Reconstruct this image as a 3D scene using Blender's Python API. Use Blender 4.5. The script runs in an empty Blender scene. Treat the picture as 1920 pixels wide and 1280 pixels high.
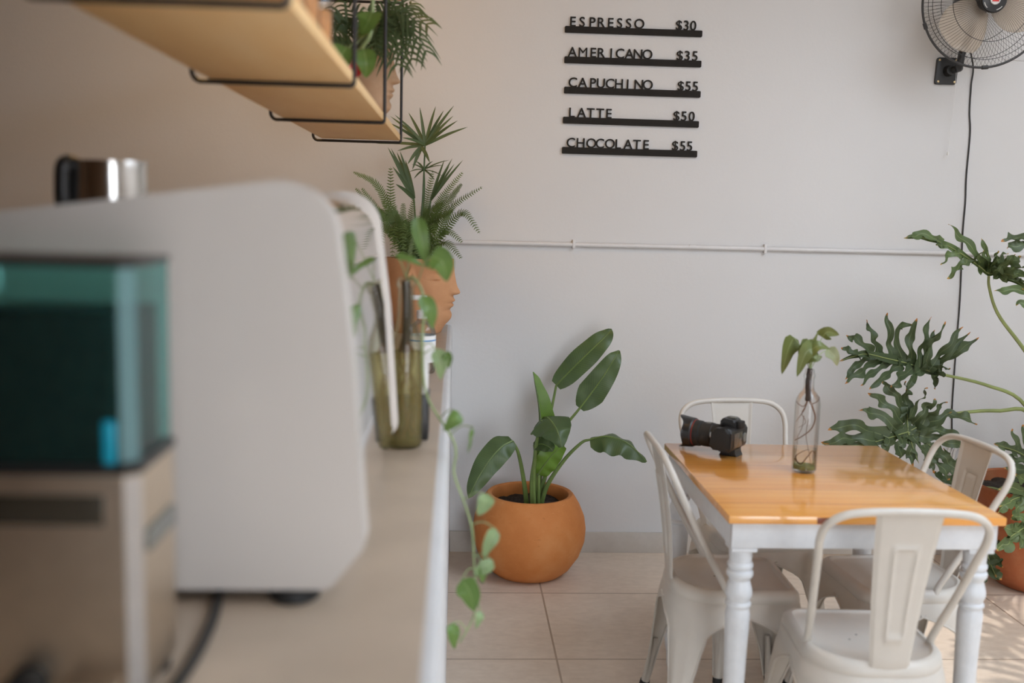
import bpy, bmesh, math, random
from mathutils import Vector, Matrix, noise
random.seed(7)
V = Vector
PI = math.pi
scene = bpy.context.scene
COL = scene.collection

# ------------------------------------------------------------------ camera
H = 1.5
Rm = Matrix(((0.99822, -0.01837, -0.05677), (-0.05394, 0.12812, -0.99029), (0.02547, 0.99159, 0.12690)))
FPX = 1900.0
cam_d = bpy.data.cameras.new('camera')
cam = bpy.data.objects.new('camera', cam_d)
COL.objects.link(cam)
cam.matrix_world = Matrix.Translation((0, 0, H)) @ Rm.to_4x4()
cam_d.sensor_width = 36
cam_d.lens = FPX / 1920 * 36
cam_d.clip_start = 0.05
cam_d.dof.use_dof = True
cam_d.dof.focus_distance = 4.2
cam_d.dof.aperture_fstop = 2.0
scene.camera = cam
# ------------------------------------------------------------------ world, sun, window light, exposure
world = bpy.data.worlds.new('sky')
scene.world = world
world.use_nodes = True
bg = world.node_tree.nodes['Background']
wn_ = world.node_tree
tcw = wn_.nodes.new('ShaderNodeTexCoord'); spw = wn_.nodes.new('ShaderNodeSeparateXYZ')
wn_.links.new(tcw.outputs['Generated'], spw.inputs[0])
mrw = wn_.nodes.new('ShaderNodeMapRange')
mrw.inputs['From Min'].default_value = 0.3; mrw.inputs['From Max'].default_value = 1.0
adw = wn_.nodes.new('ShaderNodeMath'); adw.operation = 'ADD'
wn_.links.new(spw.outputs[0], adw.inputs[0]); wn_.links.new(spw.outputs[2], adw.inputs[1]); wn_.links.new(adw.outputs[0], mrw.inputs[0])
rpw = wn_.nodes.new('ShaderNodeValToRGB')          # hazy warm sky over the street, clear blue overhead
rpw.color_ramp.elements[0].color = (0.90, 0.935, 1.0, 1); rpw.color_ramp.elements[1].color = (0.78, 0.92, 1.10, 1)
wn_.links.new(mrw.outputs[0], rpw.inputs[0]); wn_.links.new(rpw.outputs[0], bg.inputs[0])
bg.inputs[1].default_value = 7.1
sun_d = bpy.data.lights.new('sun', 'SUN')
sun_d.energy = 1.5
sun_d.angle = math.radians(0.9)
sun_d.color = (1.0, 0.95, 0.90)
sun = bpy.data.objects.new('sun', sun_d)
COL.objects.link(sun)
el = math.radians(69)
sun_dir = V((0.0, math.cos(el), -math.sin(el)))      # direction light travels
sun.rotation_euler = sun_dir.to_track_quat('-Z', 'Y').to_euler()
sun.location = (6, -1, 6)
SKY_X0, SKY_X1, SKY_Y0, SKY_Y1 = 1.60, 3.10, 0.1, 2.71      # skylight in the ceiling
OPEN_X, OPEN_Z = 3.9, 2.5
FRONT_Y, FRONT_X0, FRONT_X1 = -2.9, 0.45, 2.2                  # shop front behind the camera
def portal(name, loc, sx, sy, rot):
    d = bpy.data.lights.new(name, 'AREA')
    d.shape = 'RECTANGLE'; d.size = sx; d.size_y = sy
    d.cycles.is_portal = True
    o = bpy.data.objects.new(name, d); COL.objects.link(o)
    o.location = loc; o.rotation_euler = rot
portal('skylight_portal', ((SKY_X0 + SKY_X1) / 2, (SKY_Y0 + SKY_Y1) / 2, 3.0), SKY_X1 - SKY_X0, SKY_Y1 - SKY_Y0, (0, 0, 0))
portal('shop_front_portal', ((FRONT_X0 + FRONT_X1) / 2, FRONT_Y - 0.09, OPEN_Z / 2), FRONT_X1 - FRONT_X0, OPEN_Z, (math.radians(90), 0, 0))
vs = scene.view_settings
vs.view_transform = 'Standard'
vs.look = 'None'
vs.gamma = 1
vs.use_curve_mapping = False
vs.exposure = 0.10

# ------------------------------------------------------------------ helpers
def at(px, py, y):
    """the point at depth y behind a place in the photograph"""
    d = Rm @ V((px - 960, -(py - 640), -FPX))
    return V((0, 0, H)) + d * (y / d.y)

MW = {}
def root_matrix(o):
    while o.parent: o = o.parent
    return MW.get(o, Matrix())

def finish(bm, sharp=35):
    bmesh.ops.recalc_face_normals(bm, faces=bm.faces[:])
    lim = math.radians(sharp)
    for f in bm.faces: f.smooth = True
    for e in bm.edges:
        if len(e.link_faces) == 2:
            if e.calc_face_angle(0) > lim: e.smooth = False

def obj(name, bm, mat, parent=None, sharp=35, recalc=True):
    """one mesh object; bm is in world space (or in the thing's space for things in LOCAL)"""
    if recalc: finish(bm, sharp)
    else:
        for f in bm.faces: f.smooth = True
    me = bpy.data.meshes.new(name)
    if parent is not None:
        bm.transform(root_matrix(parent).inverted())
    bm.to_mesh(me); bm.free()
    for m in (mat if isinstance(mat, (list, tuple)) else [mat]): me.materials.append(m)
    o = bpy.data.objects.new(name, me)
    COL.objects.link(o)
    if parent is not None: o.parent = parent
    return o

def tag(o, label, cat, group=None):
    o['label'] = label; o['category'] = cat
    if group: o['group'] = group
    return o

def thing(name, label, cat, loc=(0, 0, 0), rz=0.0, group=None):
    o = bpy.data.objects.new(name, None)
    o.empty_display_size = 0.05
    COL.objects.link(o)
    o.location = loc; o.rotation_euler = (0, 0, rz)
    MW[o] = Matrix.Translation(loc) @ Matrix.Rotation(rz, 4, 'Z')
    return tag(o, label, cat, group)

def struct(name, bm, mat, label=None):
    o = obj(name, bm, mat)
    o['kind'] = 'structure'
    return o

def B(): return bmesh.new()

def add_box(bm, x0, x1, y0, y1, z0, z1, bev=0.0, seg=2, mi=0):
    t = B()
    bmesh.ops.create_cube(t, size=1)
    t.transform(Matrix.Translation(((x0 + x1) / 2, (y0 + y1) / 2, (z0 + z1) / 2)) @ Matrix.Diagonal((abs(x1 - x0), abs(y1 - y0), abs(z1 - z0), 1)))
    if bev > 0: bmesh.ops.bevel(t, geom=t.edges[:], offset=bev, segments=seg, affect='EDGES', profile=0.5)
    merge(bm, t, mi=mi)
    return bm

def merge(bm, t, M=None, mi=0):
    if M is not None: t.transform(M)
    me = bpy.data.meshes.new('tmp')
    if mi:
        for f in t.faces: f.material_index = mi
    t.to_mesh(me); t.free()
    bm.from_mesh(me)
    bpy.data.meshes.remove(me)

def box(*a, **k): return add_box(B(), *a, **k)

def add_lathe(bm, prof, c=(0, 0, 0), seg=40, M=None):
    """prof: list of (radius, z); closes at r=0"""
    t = B(); rings = []
    for r, z in prof:
        if r < 1e-6: rings.append([t.verts.new((0, 0, z))])
        else: rings.append([t.verts.new((r * math.cos(2 * PI * i / seg), r * math.sin(2 * PI * i / seg), z)) for i in range(seg)])
    for a, b in zip(rings, rings[1:]):
        for i in range(seg):
            j = (i + 1) % seg
            if len(a) == 1 and len(b) == 1: break
            if len(a) == 1: t.faces.new((a[0], b[i], b[j]))
            elif len(b) == 1: t.faces.new((a[i], a[j], b[0]))
            else: t.faces.new((a[i], a[j], b[j], b[i]))
    if M is None: M = Matrix.Translation(c)
    merge(bm, t, M)
    return bm

def lathe(*a, **k): return add_lathe(B(), *a, **k)

def spline(pts, n):
    """Catmull-Rom through pts, n+1 samples"""
    P = [V(p) for p in pts]
    if len(P) == 2: return [P[0].lerp(P[1], i / n) for i in range(n + 1)]
    P = [P[0] * 2 - P[1]] + P + [P[-1] * 2 - P[-2]]
    m = len(P) - 3
    out = []
    for i in range(n + 1):
        s = min(i / n * m, m - 1e-9); k = int(s); t = s - k
        a, b, c, d = P[k:k + 4]
        out.append(0.5 * ((2 * b) + (c - a) * t + (2 * a - 5 * b + 4 * c - d) * t * t + (3 * b - a - 3 * c + d) * t ** 3))
    return out

def add_tube(bm, pts, r, seg=10, closed=False, caps=True, flat=None):
    """r: radius or list of radii; flat=(a,b) scales the section"""
    P = [V(p) for p in pts]; n = len(P)
    R = r if isinstance(r, (list, tuple)) else [r] * n
    up = None; rings = []
    for i in range(n):
        if closed: T = P[(i + 1) % n] - P[i - 1]
        else: T = P[min(i + 1, n - 1)] - P[max(i - 1, 0)]
        T.normalize()
        if up is None:
            up = V((0, 0, 1)) if abs(T.z) < 0.9 else V((0, 1, 0))
        S = T.cross(up); S.normalize(); up = S.cross(T); up.normalize()
        ring = []
        for k in range(seg):
            a = 2 * PI * k / seg
            ca, sa = math.cos(a) * R[i], math.sin(a) * R[i]
            if flat: ca *= flat[0]; sa *= flat[1]
            ring.append(bm.verts.new(P[i] + S * ca + up * sa))
        rings.append(ring)
    m = n if closed else n - 1
    for i in range(m):
        a, b = rings[i], rings[(i + 1) % n]
        for k in range(seg):
            j = (k + 1) % seg
            bm.faces.new((a[k], a[j], b[j], b[k]))
    if not closed and caps:
        bm.faces.new(rings[0][::-1]); bm.faces.new(rings[-1])
    return bm

def tube(*a, **k): return add_tube(B(), *a, **k)

def add_prism(bm, poly, y0, y1, axis='Y', bev=0.0, seg=3):
    """polygon in (x,z) extruded along y"""
    t = B()
    a = [t.verts.new((x, y0, z)) for x, z in poly]
    b = [t.verts.new((x, y1, z)) for x, z in poly]
    fa = t.faces.new(a); fb = t.faces.new(b[::-1])
    n = len(poly)
    for i in range(n):
        j = (i + 1) % n
        t.faces.new((a[j], a[i], b[i], b[j]))
    if bev:
        es = list(set(fa.edges[:] + fb.edges[:]))
        bmesh.ops.bevel(t, geom=es, offset=bev, segments=seg, affect='EDGES', profile=0.5)
    merge(bm, t)
    return bm

def round_poly(pts, rads, seg=8):
    """round the corners of a polygon of (x,z)"""
    out = []; n = len(pts)
    for i in range(n):
        p = V((pts[i][0], pts[i][1])); a = V(pts[i - 1]); b = V(pts[(i + 1) % n])
        r = rads[i] if isinstance(rads, (list, tuple)) else rads
        da = (a - p).normalized(); db = (b - p).normalized()
        ang = da.angle(db); d = r / math.tan(ang / 2)
        c = p + (da + db).normalized() * (r / math.sin(ang / 2))
        p0 = p + da * d; p1 = p + db * d
        a0 = math.atan2((p0 - c).y, (p0 - c).x); a1 = math.atan2((p1 - c).y, (p1 - c).x)
        dlt = (a1 - a0 + PI) % (2 * PI) - PI
        for k in range(seg + 1):
            t = a0 + dlt * k / seg
            out.append((c.x + r * math.cos(t), c.y + r * math.sin(t)))
    return out

def add_leaf(bm, mid, halfw, normal, fold=0.2, nu=14, nv=6, wave=0.0, wfreq=5, seed=0, droop=0.0, taper=None):
    """a blade along a midrib; halfw(u) in metres; UV = (across, along)"""
    uvl = bm.loops.layers.uv.verify()
    P = spline(mid, nu); rows = []
    rnd = random.Random(seed)
    ph = rnd.random() * 6
    nrm = V(normal).normalized()
    for i, p in enumerate(P):
        u = i / nu
        T = (P[min(i + 1, nu)] - P[max(i - 1, 0)]).normalized()
        S = T.cross(nrm)
        if S.length < 1e-4: S = T.orthogonal()
        S.normalize(); N = S.cross(T).normalized(); nrm = N
        w = halfw(u) if not isinstance(halfw(u), tuple) else 0
        row = []
        for k in range(nv + 1):
            v = -1 + 2 * k / nv
            a = abs(v)
            q = p + S * (w * v * math.cos(fold)) + N * (w * a * math.sin(fold) - droop * w * a * a)
            if wave: q += N * (wave * a * math.sin(u * wfreq * 2 * PI + ph + (1.3 if v > 0 else 0)))
            row.append((bm.verts.new(q), (v * 0.5 + 0.5, u)))
        rows.append(row)
    for a, b in zip(rows, rows[1:]):
        for k in range(nv):
            q = (a[k], a[k + 1], b[k + 1], b[k])
            f = bm.faces.new([x[0] for x in q])
            for l, x in zip(f.loops, q): l[uvl].uv = x[1]
    return bm

# ------------------------------------------------------------------ materials
def new_mat(name):
    m = bpy.data.materials.new(name); m.use_nodes = True
    nt = m.node_tree
    return m, nt, nt.nodes['Principled BSDF']

def ramp(nt, fac, stops):
    r = nt.nodes.new('ShaderNodeValToRGB')
    el_ = r.color_ramp.elements
    while len(el_) < len(stops): el_.new(0.5)
    for e, (p, c) in zip(el_, stops): e.position = p; e.color = (*c, 1)
    nt.links.new(fac, r.inputs[0])
    return r.outputs[0]

def noise_tex(nt, scale, detail=4, vec=None, rough=0.5, coord='Object', sc=None):
    if vec is None:
        tc = nt.nodes.new('ShaderNodeTexCoord'); vec = tc.outputs[coord]
    if sc:
        mp = nt.nodes.new('ShaderNodeMapping'); mp.inputs['Scale'].default_value = sc
        nt.links.new(vec, mp.inputs[0]); vec = mp.outputs[0]
    n = nt.nodes.new('ShaderNodeTexNoise')
    n.inputs['Scale'].default_value = scale; n.inputs['Detail'].default_value = detail; n.inputs['Roughness'].default_value = rough
    nt.links.new(vec, n.inputs['Vector'])
    return n.outputs['Fac']

def bump(nt, bsdf, h, strength, dist=0.002):
    b = nt.nodes.new('ShaderNodeBump'); b.inputs['Strength'].default_value = strength; b.inputs['Distance'].default_value = dist
    nt.links.new(h, b.inputs['Height']); nt.links.new(b.outputs[0], bsdf.inputs['Normal'])

def math_node(nt, op, a, b=None, c=None):
    n = nt.nodes.new('ShaderNodeMath'); n.operation = op
    for i, x in enumerate((a, b, c)):
        if x is None: continue
        if isinstance(x, (int, float)): n.inputs[i].default_value = x
        else: nt.links.new(x, n.inputs[i])
    return n.outputs[0]

def mix(nt, fac, a, b):
    n = nt.nodes.new('ShaderNodeMix'); n.data_type = 'RGBA'
    nt.links.new(fac, n.inputs['Factor']) if not isinstance(fac, (int, float)) else None
    if isinstance(fac, (int, float)): n.inputs['Factor'].default_value = fac
    for s, x in (('A', a), ('B', b)):
        i = [q for q in n.inputs if q.name == s and q.type == 'RGBA'][0]
        if isinstance(x, tuple): i.default_value = (*x, 1)
        else: nt.links.new(x, i)
    return [q for q in n.outputs if q.type == 'RGBA'][0]

def plain(name, col, rough=0.5, metal=0.0, var=0.06, nscale=30, bmp=0.0, coat=0.0, spec=0.5):
    m, nt, b = new_mat(name)
    f = noise_tex(nt, nscale, 3)
    lo = tuple(c * (1 - var) for c in col); hi = tuple(min(1, c * (1 + var)) for c in col)
    nt.links.new(ramp(nt, f, [(0.3, lo), (0.7, hi)]), b.inputs['Base Color'])
    b.inputs['Roughness'].default_value = rough; b.inputs['Metallic'].default_value = metal
    b.inputs['Coat Weight'].default_value = coat
    b.inputs['Specular IOR Level'].default_value = spec
    if bmp: bump(nt, b, f, bmp)
    return m

def plaster(name, col):
    m, nt, b = new_mat(name)
    f = noise_tex(nt, 1.2, 3); g = noise_tex(nt, 60, 5, rough=0.6); g2 = noise_tex(nt, 9, 4)
    nt.links.new(ramp(nt, f, [(0.3, tuple(c * 0.97 for c in col)), (0.7, col)]), b.inputs['Base Color'])
    b.inputs['Roughness'].default_value = 0.75
    b.inputs['Specular IOR Level'].default_value = 0.3
    h = math_node(nt, 'ADD', math_node(nt, 'MULTIPLY', g, 0.5), g2)
    bump(nt, b, h, 0.35, 0.003)
    return m

def leaf_mat(name, col, rib, rough=0.4, stripes=26, dark=0.75, tip=None, trans=0.22, vein=0.35):
    m, nt, b = new_mat(name)
    tc = nt.nodes.new('ShaderNodeTexCoord')
    sp = nt.nodes.new('ShaderNodeSeparateXYZ'); nt.links.new(tc.outputs['UV'], sp.inputs[0])
    d = math_node(nt, 'ABSOLUTE', math_node(nt, 'SUBTRACT', sp.outputs[0], 0.5))
    rb = math_node(nt, 'LESS_THAN', d, 0.022)
    n = noise_tex(nt, 14, 4)
    c = ramp(nt, n, [(0.25, tuple(x * dark for x in col)), (0.75, tuple(min(1, x * 1.15) for x in col))])
    if stripes:
        ph = math_node(nt, 'MULTIPLY', math_node(nt, 'SUBTRACT', sp.outputs[1], math_node(nt, 'MULTIPLY', d, 0.35)), stripes * 2 * PI)
        s = math_node(nt, 'MULTIPLY', math_node(nt, 'POWER', math_node(nt, 'ADD', math_node(nt, 'MULTIPLY', math_node(nt, 'SINE', ph), 0.5), 0.5), 4), vein)
        c = mix(nt, s, c, tuple(x * 0.5 + y * 0.5 for x, y in zip(col, rib)))
    c = mix(nt, math_node(nt, 'MULTIPLY', rb, 0.8), c, rib)
    if tip:
        t = math_node(nt, 'MULTIPLY', math_node(nt, 'SUBTRACT', math_node(nt, 'ADD', sp.outputs[1], math_node(nt, 'MULTIPLY', n, 0.08)), 0.97), 25.0)
        n2 = nt.nodes.new('ShaderNodeClamp'); nt.links.new(t, n2.inputs[0])
        c = mix(nt, n2.outputs[0], c, tip)
    nt.links.new(c, b.inputs['Base Color'])
    b.inputs['Roughness'].default_value = rough
    tr = nt.nodes.new('ShaderNodeBsdfTranslucent'); nt.links.new(c, tr.inputs[0])
    mx = nt.nodes.new('ShaderNodeMixShader'); mx.inputs[0].default_value = trans
    nt.links.new(b.outputs[0], mx.inputs[1]); nt.links.new(tr.outputs[0], mx.inputs[2])
    nt.links.new(mx.outputs[0], nt.nodes['Material Output'].inputs[0])
    return m

def clear_mat(name, tint=(0.96, 0.98, 0.97), edge=(0.55, 0.62, 0.58), gloss=0.06, body=0.0, body_col=(0.5, 0.5, 0.5)):
    """thin clear wall: see-through face-on, darker and glossy towards the rim"""
    m, nt, b = new_mat(name)
    nt.nodes.remove(b)
    lw = nt.nodes.new('ShaderNodeLayerWeight'); lw.inputs[0].default_value = 0.45
    pw = math_node(nt, 'POWER', lw.outputs['Facing'], 2.5)
    c = mix(nt, pw, tint, edge)
    tr = nt.nodes.new('ShaderNodeBsdfTransparent'); nt.links.new(c, tr.inputs[0])
    gl = nt.nodes.new('ShaderNodeBsdfGlossy'); gl.inputs['Roughness'].default_value = 0.03
    fr = nt.nodes.new('ShaderNodeFresnel'); fr.inputs[0].default_value = 1.45
    f = math_node(nt, 'MULTIPLY', math_node(nt, 'ADD', math_node(nt, 'MULTIPLY', fr.outputs[0], 0.55), gloss * 0.3), 1.0)
    mx = nt.nodes.new('ShaderNodeMixShader')
    nt.links.new(f, mx.inputs[0]); nt.links.new(tr.outputs[0], mx.inputs[1]); nt.links.new(gl.outputs[0], mx.inputs[2])
    out = mx.outputs[0]
    if body:
        df = nt.nodes.new('ShaderNodeBsdfDiffuse'); df.inputs[0].default_value = (*body_col, 1)
        m2 = nt.nodes.new('ShaderNodeMixShader'); m2.inputs[0].default_value = body
        nt.links.new(out, m2.inputs[1]); nt.links.new(df.outputs[0], m2.inputs[2]); out = m2.outputs[0]
    nt.links.new(out, nt.nodes['Material Output'].inputs[0])
    return m

def wood(name, c0, c1, c2, scale=3.0, axis=(1, 12, 12), rough=0.4, coat=0.0, plank=None, strength=1.0):
    m, nt, b = new_mat(name)
    tc = nt.nodes.new('ShaderNodeTexCoord'); vec = tc.outputs['Object']
    if plank:
        sp = nt.nodes.new('ShaderNodeSeparateXYZ'); nt.links.new(vec, sp.inputs[0])
        q = math_node(nt, 'DIVIDE', math_node(nt, 'ADD', sp.outputs[1], plank[1]), plank[0])
        idx = math_node(nt, 'FLOOR', q)
        wn = nt.nodes.new('ShaderNodeTexWhiteNoise'); wn.noise_dimensions = '1D'; nt.links.new(idx, wn.inputs['W'])
        cb = nt.nodes.new('ShaderNodeCombineXYZ')
        nt.links.new(math_node(nt, 'ADD', sp.outputs[0], math_node(nt, 'MULTIPLY', wn.outputs['Value'], 7)), cb.inputs[0])
        nt.links.new(sp.outputs[1], cb.inputs[1]); nt.links.new(sp.outputs[2], cb.inputs[2])
        vec = cb.outputs[0]
        gap = math_node(nt, 'LESS_THAN', math_node(nt, 'ABSOLUTE', math_node(nt, 'SUBTRACT', math_node(nt, 'FRACT', q), 0.5)), 0.492)
    n = noise_tex(nt, scale, 6, vec=vec, rough=0.6, sc=axis)
    n2 = noise_tex(nt, scale * 0.35, 3, vec=vec, sc=(axis[0] * 1.5, axis[1] * 0.5, axis[2] * 0.5))
    f = math_node(nt, 'ADD', math_node(nt, 'MULTIPLY', n, 0.6), math_node(nt, 'MULTIPLY', n2, 0.4))
    c = ramp(nt, f, [(0.32, c0), (0.5, c1), (0.68, c2)])
    if plank:
        c = mix(nt, math_node(nt, 'MULTIPLY', wn.outputs['Value'], 0.25), c, c0)
        c = mix(nt, math_node(nt, 'SUBTRACT', 1.0, gap), c, tuple(x * 0.45 for x in c0))
    nt.links.new(c, b.inputs['Base Color'])
    b.inputs['Roughness'].default_value = rough
    b.inputs['Coat Weight'].default_value = coat; b.inputs['Coat Roughness'].default_value = 0.10; b.inputs['Coat IOR'].default_value = 1.62
    bump(nt, b, n, 0.05, 0.001)
    return m

def tiles(name, ca, cb, grout, size, ox, oy, axis=(0, 1), line=0.0035, rough=0.45):
    m, nt, b = new_mat(name)
    g = nt.nodes.new('ShaderNodeNewGeometry')
    sp = nt.nodes.new('ShaderNodeSeparateXYZ'); nt.links.new(g.outputs['Position'], sp.inputs[0])
    ds = []
    for a, o, s in ((axis[0], ox, size), (axis[1], oy, size)):
        if a is None: continue
        q = math_node(nt, 'FRACT', math_node(nt, 'ADD', math_node(nt, 'DIVIDE', math_node(nt, 'SUBTRACT', sp.outputs[a], o), s), 0.5 + 20))
        ds.append(math_node(nt, 'MULTIPLY', math_node(nt, 'ABSOLUTE', math_node(nt, 'SUBTRACT', q, 0.5)), s))
    d = ds[0] if len(ds) == 1 else math_node(nt, 'MINIMUM', ds[0], ds[1])
    n1 = noise_tex(nt, 2.2, 5, vec=g.outputs['Position'], rough=0.65)
    n2 = noise_tex(nt, 18, 6, vec=g.outputs['Position'], rough=0.7, sc=(1, 2.2, 1))
    f = math_node(nt, 'ADD', math_node(nt, 'MULTIPLY', n1, 0.5), math_node(nt, 'MULTIPLY', n2, 0.5))
    c = ramp(nt, f, [(0.32, ca), (0.68, cb)])
    gm = math_node(nt, 'LESS_THAN', d, line)
    c = mix(nt, gm, c, grout)
    nt.links.new(c, b.inputs['Base Color'])
    b.inputs['Roughness'].default_value = rough
    bump(nt, b, math_node(nt, 'ADD', math_node(nt, 'MULTIPLY', gm, -0.6), math_node(nt, 'MULTIPLY', n2, 0.3)), 0.25, 0.002)
    return m

M = {}
M['wall'] = plaster('wall_plaster', (0.685, 0.675, 0.665))
M['ceiling'] = plaster('ceiling_plaster', (0.84, 0.82, 0.79))
M['warm_wall'] = plaster('warm_wall_plaster', (0.16, 0.10, 0.06))
M['floor'] = tiles('floor_tiles', (0.60, 0.48, 0.375), (0.80, 0.675, 0.55), (0.40, 0.30, 0.22), 0.6, 0.366, 3.257)
M['baseboard'] = tiles('baseboard_tile', (0.50, 0.455, 0.40), (0.60, 0.555, 0.50), (0.4, 0.35, 0.3), 0.6, 0.366, 0, axis=(0, None), line=0.002)
M['counter'] = plain('counter_stone', (0.46, 0.365, 0.275), 0.38, var=0.07, nscale=9, bmp=0.05)
M['white_paint'] = plain('white_wall_paint', (0.66, 0.655, 0.65), 0.6, var=0.03, nscale=14, bmp=0.1)
M['table_white'] = plain('white_painted_wood', (0.66, 0.675, 0.69), 0.42, var=0.035, nscale=40, bmp=0.05)
M['chair'] = plain('cream_powder_coat', (0.60, 0.560, 0.50), 0.40, var=0.02, nscale=20)
M['rubber'] = plain('black_rubber', (0.012, 0.012, 0.012), 0.6)
M['hole'] = plain('dark_drain_hole', (0.03, 0.025, 0.02), 0.8)
M['table_top'] = wood('varnished_pine', (0.66, 0.245, 0.028), (0.78, 0.335, 0.055), (0.83, 0.42, 0.095), scale=2.2, axis=(1, 14, 14), rough=0.3, coat=0.95, plank=(0.135, 0.02))
M['knot'] = wood('dark_knot_wood', (0.10, 0.02, 0.008), (0.2, 0.045, 0.015), (0.42, 0.13, 0.03), scale=14, axis=(1, 2, 2))
M['board'] = wood('pine_plywood', (0.84, 0.515, 0.215), (0.90, 0.59, 0.27), (0.93, 0.65, 0.33), scale=2.0, axis=(5, 1.2, 5), rough=0.5)
M['end_grain'] = wood('stained_end_grain', (0.66, 0.17, 0.025), (0.82, 0.24, 0.035), (0.9, 0.31, 0.06), scale=8, axis=(1, 6, 6), rough=0.5)
M['black_metal'] = plain('black_powder_coat', (0.022, 0.019, 0.017), 0.45)
M['sign_black'] = plain('matte_black_sign', (0.016, 0.013, 0.010), 0.7, var=0.1, spec=0.25)
M['black_plastic'] = plain('black_plastic', (0.018, 0.018, 0.018), 0.35)
M['soft_black'] = plain('textured_black_grip', (0.016, 0.016, 0.015), 0.62, nscale=300, bmp=0.3)
M['terracotta'] = None

def terracotta(name, c0, c1, c2, speck=0.5):
    m, nt, b = new_mat(name)
    n = noise_tex(nt, 5, 6, rough=0.6); n2 = noise_tex(nt, 28, 5, rough=0.7, sc=(1, 1, 2.6))
    c = ramp(nt, n, [(0.28, c0), (0.5, c1), (0.72, c2)])
    sc = ramp(nt, n2, [(0.62, (0, 0, 0)), (0.72, (1, 1, 1))])
    c = mix(nt, math_node(nt, 'MULTIPLY', sc, speck * 0.5), c, tuple(min(1, x * 1.25 + 0.05) for x in c2))
    sd = ramp(nt, n2, [(0.26, (1, 1, 1)), (0.36, (0, 0, 0))])
    c = mix(nt, math_node(nt, 'MULTIPLY', sd, speck), c, tuple(x * 0.6 for x in c0))
    nt.links.new(c, b.inputs['Base Color'])
    b.inputs['Roughness'].default_value = 0.72; b.inputs['Specular IOR Level'].default_value = 0.3
    bump(nt, b, n2, 0.2, 0.002)
    return m
M['terracotta'] = terracotta('terracotta', (0.50, 0.165, 0.040), (0.59, 0.215, 0.060), (0.66, 0.285, 0.10))
M['dark_terracotta'] = terracotta('dark_red_terracotta', (0.30, 0.085, 0.03), (0.40, 0.125, 0.05), (0.46, 0.19, 0.09))
M['head_clay'] = terracotta('head_clay', (0.55, 0.26, 0.12), (0.63, 0.32, 0.155), (0.68, 0.38, 0.21), 0.25)
M['dusty_clay'] = terracotta('dusty_brown_clay', (0.40, 0.235, 0.135), (0.47, 0.29, 0.17), (0.55, 0.36, 0.23), 0.3)
M['soil'] = plain('potting_soil', (0.030, 0.019, 0.012), 0.95, var=0.6, nscale=90, bmp=1.0)
M['bop'] = leaf_mat('bird_of_paradise_leaf', (0.075, 0.125, 0.042), (0.34, 0.40, 0.17), 0.38, stripes=34)
M['bop_new'] = leaf_mat('bird_of_paradise_new_leaf', (0.145, 0.27, 0.032), (0.25, 0.38, 0.09), 0.38, stripes=34)
M['bop_stem'] = plain('bird_of_paradise_stalk', (0.15, 0.22, 0.06), 0.45, var=0.2, nscale=12)
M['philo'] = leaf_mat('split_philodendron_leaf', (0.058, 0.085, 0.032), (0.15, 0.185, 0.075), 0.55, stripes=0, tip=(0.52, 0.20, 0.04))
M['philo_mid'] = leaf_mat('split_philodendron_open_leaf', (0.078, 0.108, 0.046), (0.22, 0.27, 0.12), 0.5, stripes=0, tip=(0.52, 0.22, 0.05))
M['philo_light'] = leaf_mat('split_philodendron_pale_leaf', (0.105, 0.150, 0.052), (0.28, 0.34, 0.13), 0.5, stripes=0, tip=(0.50, 0.30, 0.06))  # palest of the three leaf greens
M['philo_stem'] = plain('philodendron_stalk', (0.25, 0.29, 0.10), 0.45, var=0.15, nscale=12)
M['fern'] = leaf_mat('fern_leaf', (0.125, 0.185, 0.045), (0.16, 0.22, 0.06), 0.6, stripes=0)
M['palm'] = leaf_mat('palm_leaf', (0.085, 0.130, 0.050), (0.14, 0.19, 0.08), 0.55, stripes=0)
M['palm_stem'] = plain('palm_stalk', (0.07, 0.12, 0.04), 0.5, var=0.2)
M['pothos'] = leaf_mat('pothos_leaf', (0.14, 0.25, 0.055), (0.30, 0.42, 0.15), 0.4, stripes=0, trans=0.3)
M['pothos_pale'] = leaf_mat('pothos_pale_leaf', (0.30, 0.42, 0.20), (0.40, 0.5, 0.25), 0.4, stripes=0, trans=0.3)
M['pothos_stem'] = plain('pothos_stem', (0.30, 0.38, 0.17), 0.5, var=0.15)
M['arrow'] = leaf_mat('arrowhead_leaf', (0.165, 0.20, 0.055), (0.30, 0.34, 0.14), 0.42, stripes=0, trans=0.28)
M['arrow_pale'] = leaf_mat('arrowhead_pale_leaf', (0.40, 0.45, 0.26), (0.46, 0.5, 0.3), 0.42, stripes=0, trans=0.28)
M['root'] = plain('brown_root', (0.16, 0.075, 0.032), 0.7, var=0.3, nscale=60)
M['dark_root'] = plain('dark_root_stem', (0.045, 0.028, 0.020), 0.8, var=0.4, nscale=80, bmp=0.5)
M['glass'] = clear_mat('clear_bottle_glass', (0.99, 0.99, 0.985), (0.84, 0.85, 0.83))
M['green_glass'] = clear_mat('greenish_bottle_glass', (0.95, 0.95, 0.86), (0.55, 0.53, 0.34), body=0.05, body_col=(0.36, 0.33, 0.15))
M['water'] = clear_mat('bottle_water', (0.98, 0.965, 0.91), (0.90, 0.87, 0.76))
M['algae_water'] = clear_mat('murky_bottle_water', (0.88, 0.85, 0.66), (0.62, 0.56, 0.32), body=0.28, body_col=(0.55, 0.46, 0.20))
M['algae'] = plain('green_algae', (0.24, 0.27, 0.10), 0.8, var=0.3, nscale=60)
M['machine_white'] = plain('white_enamel', (0.66, 0.62, 0.58), 0.36, var=0.015, nscale=5, coat=0.15)
M['mirror'] = plain('polished_steel', (0.86, 0.83, 0.80), 0.05, metal=1.0, var=0.015, nscale=4)
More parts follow.
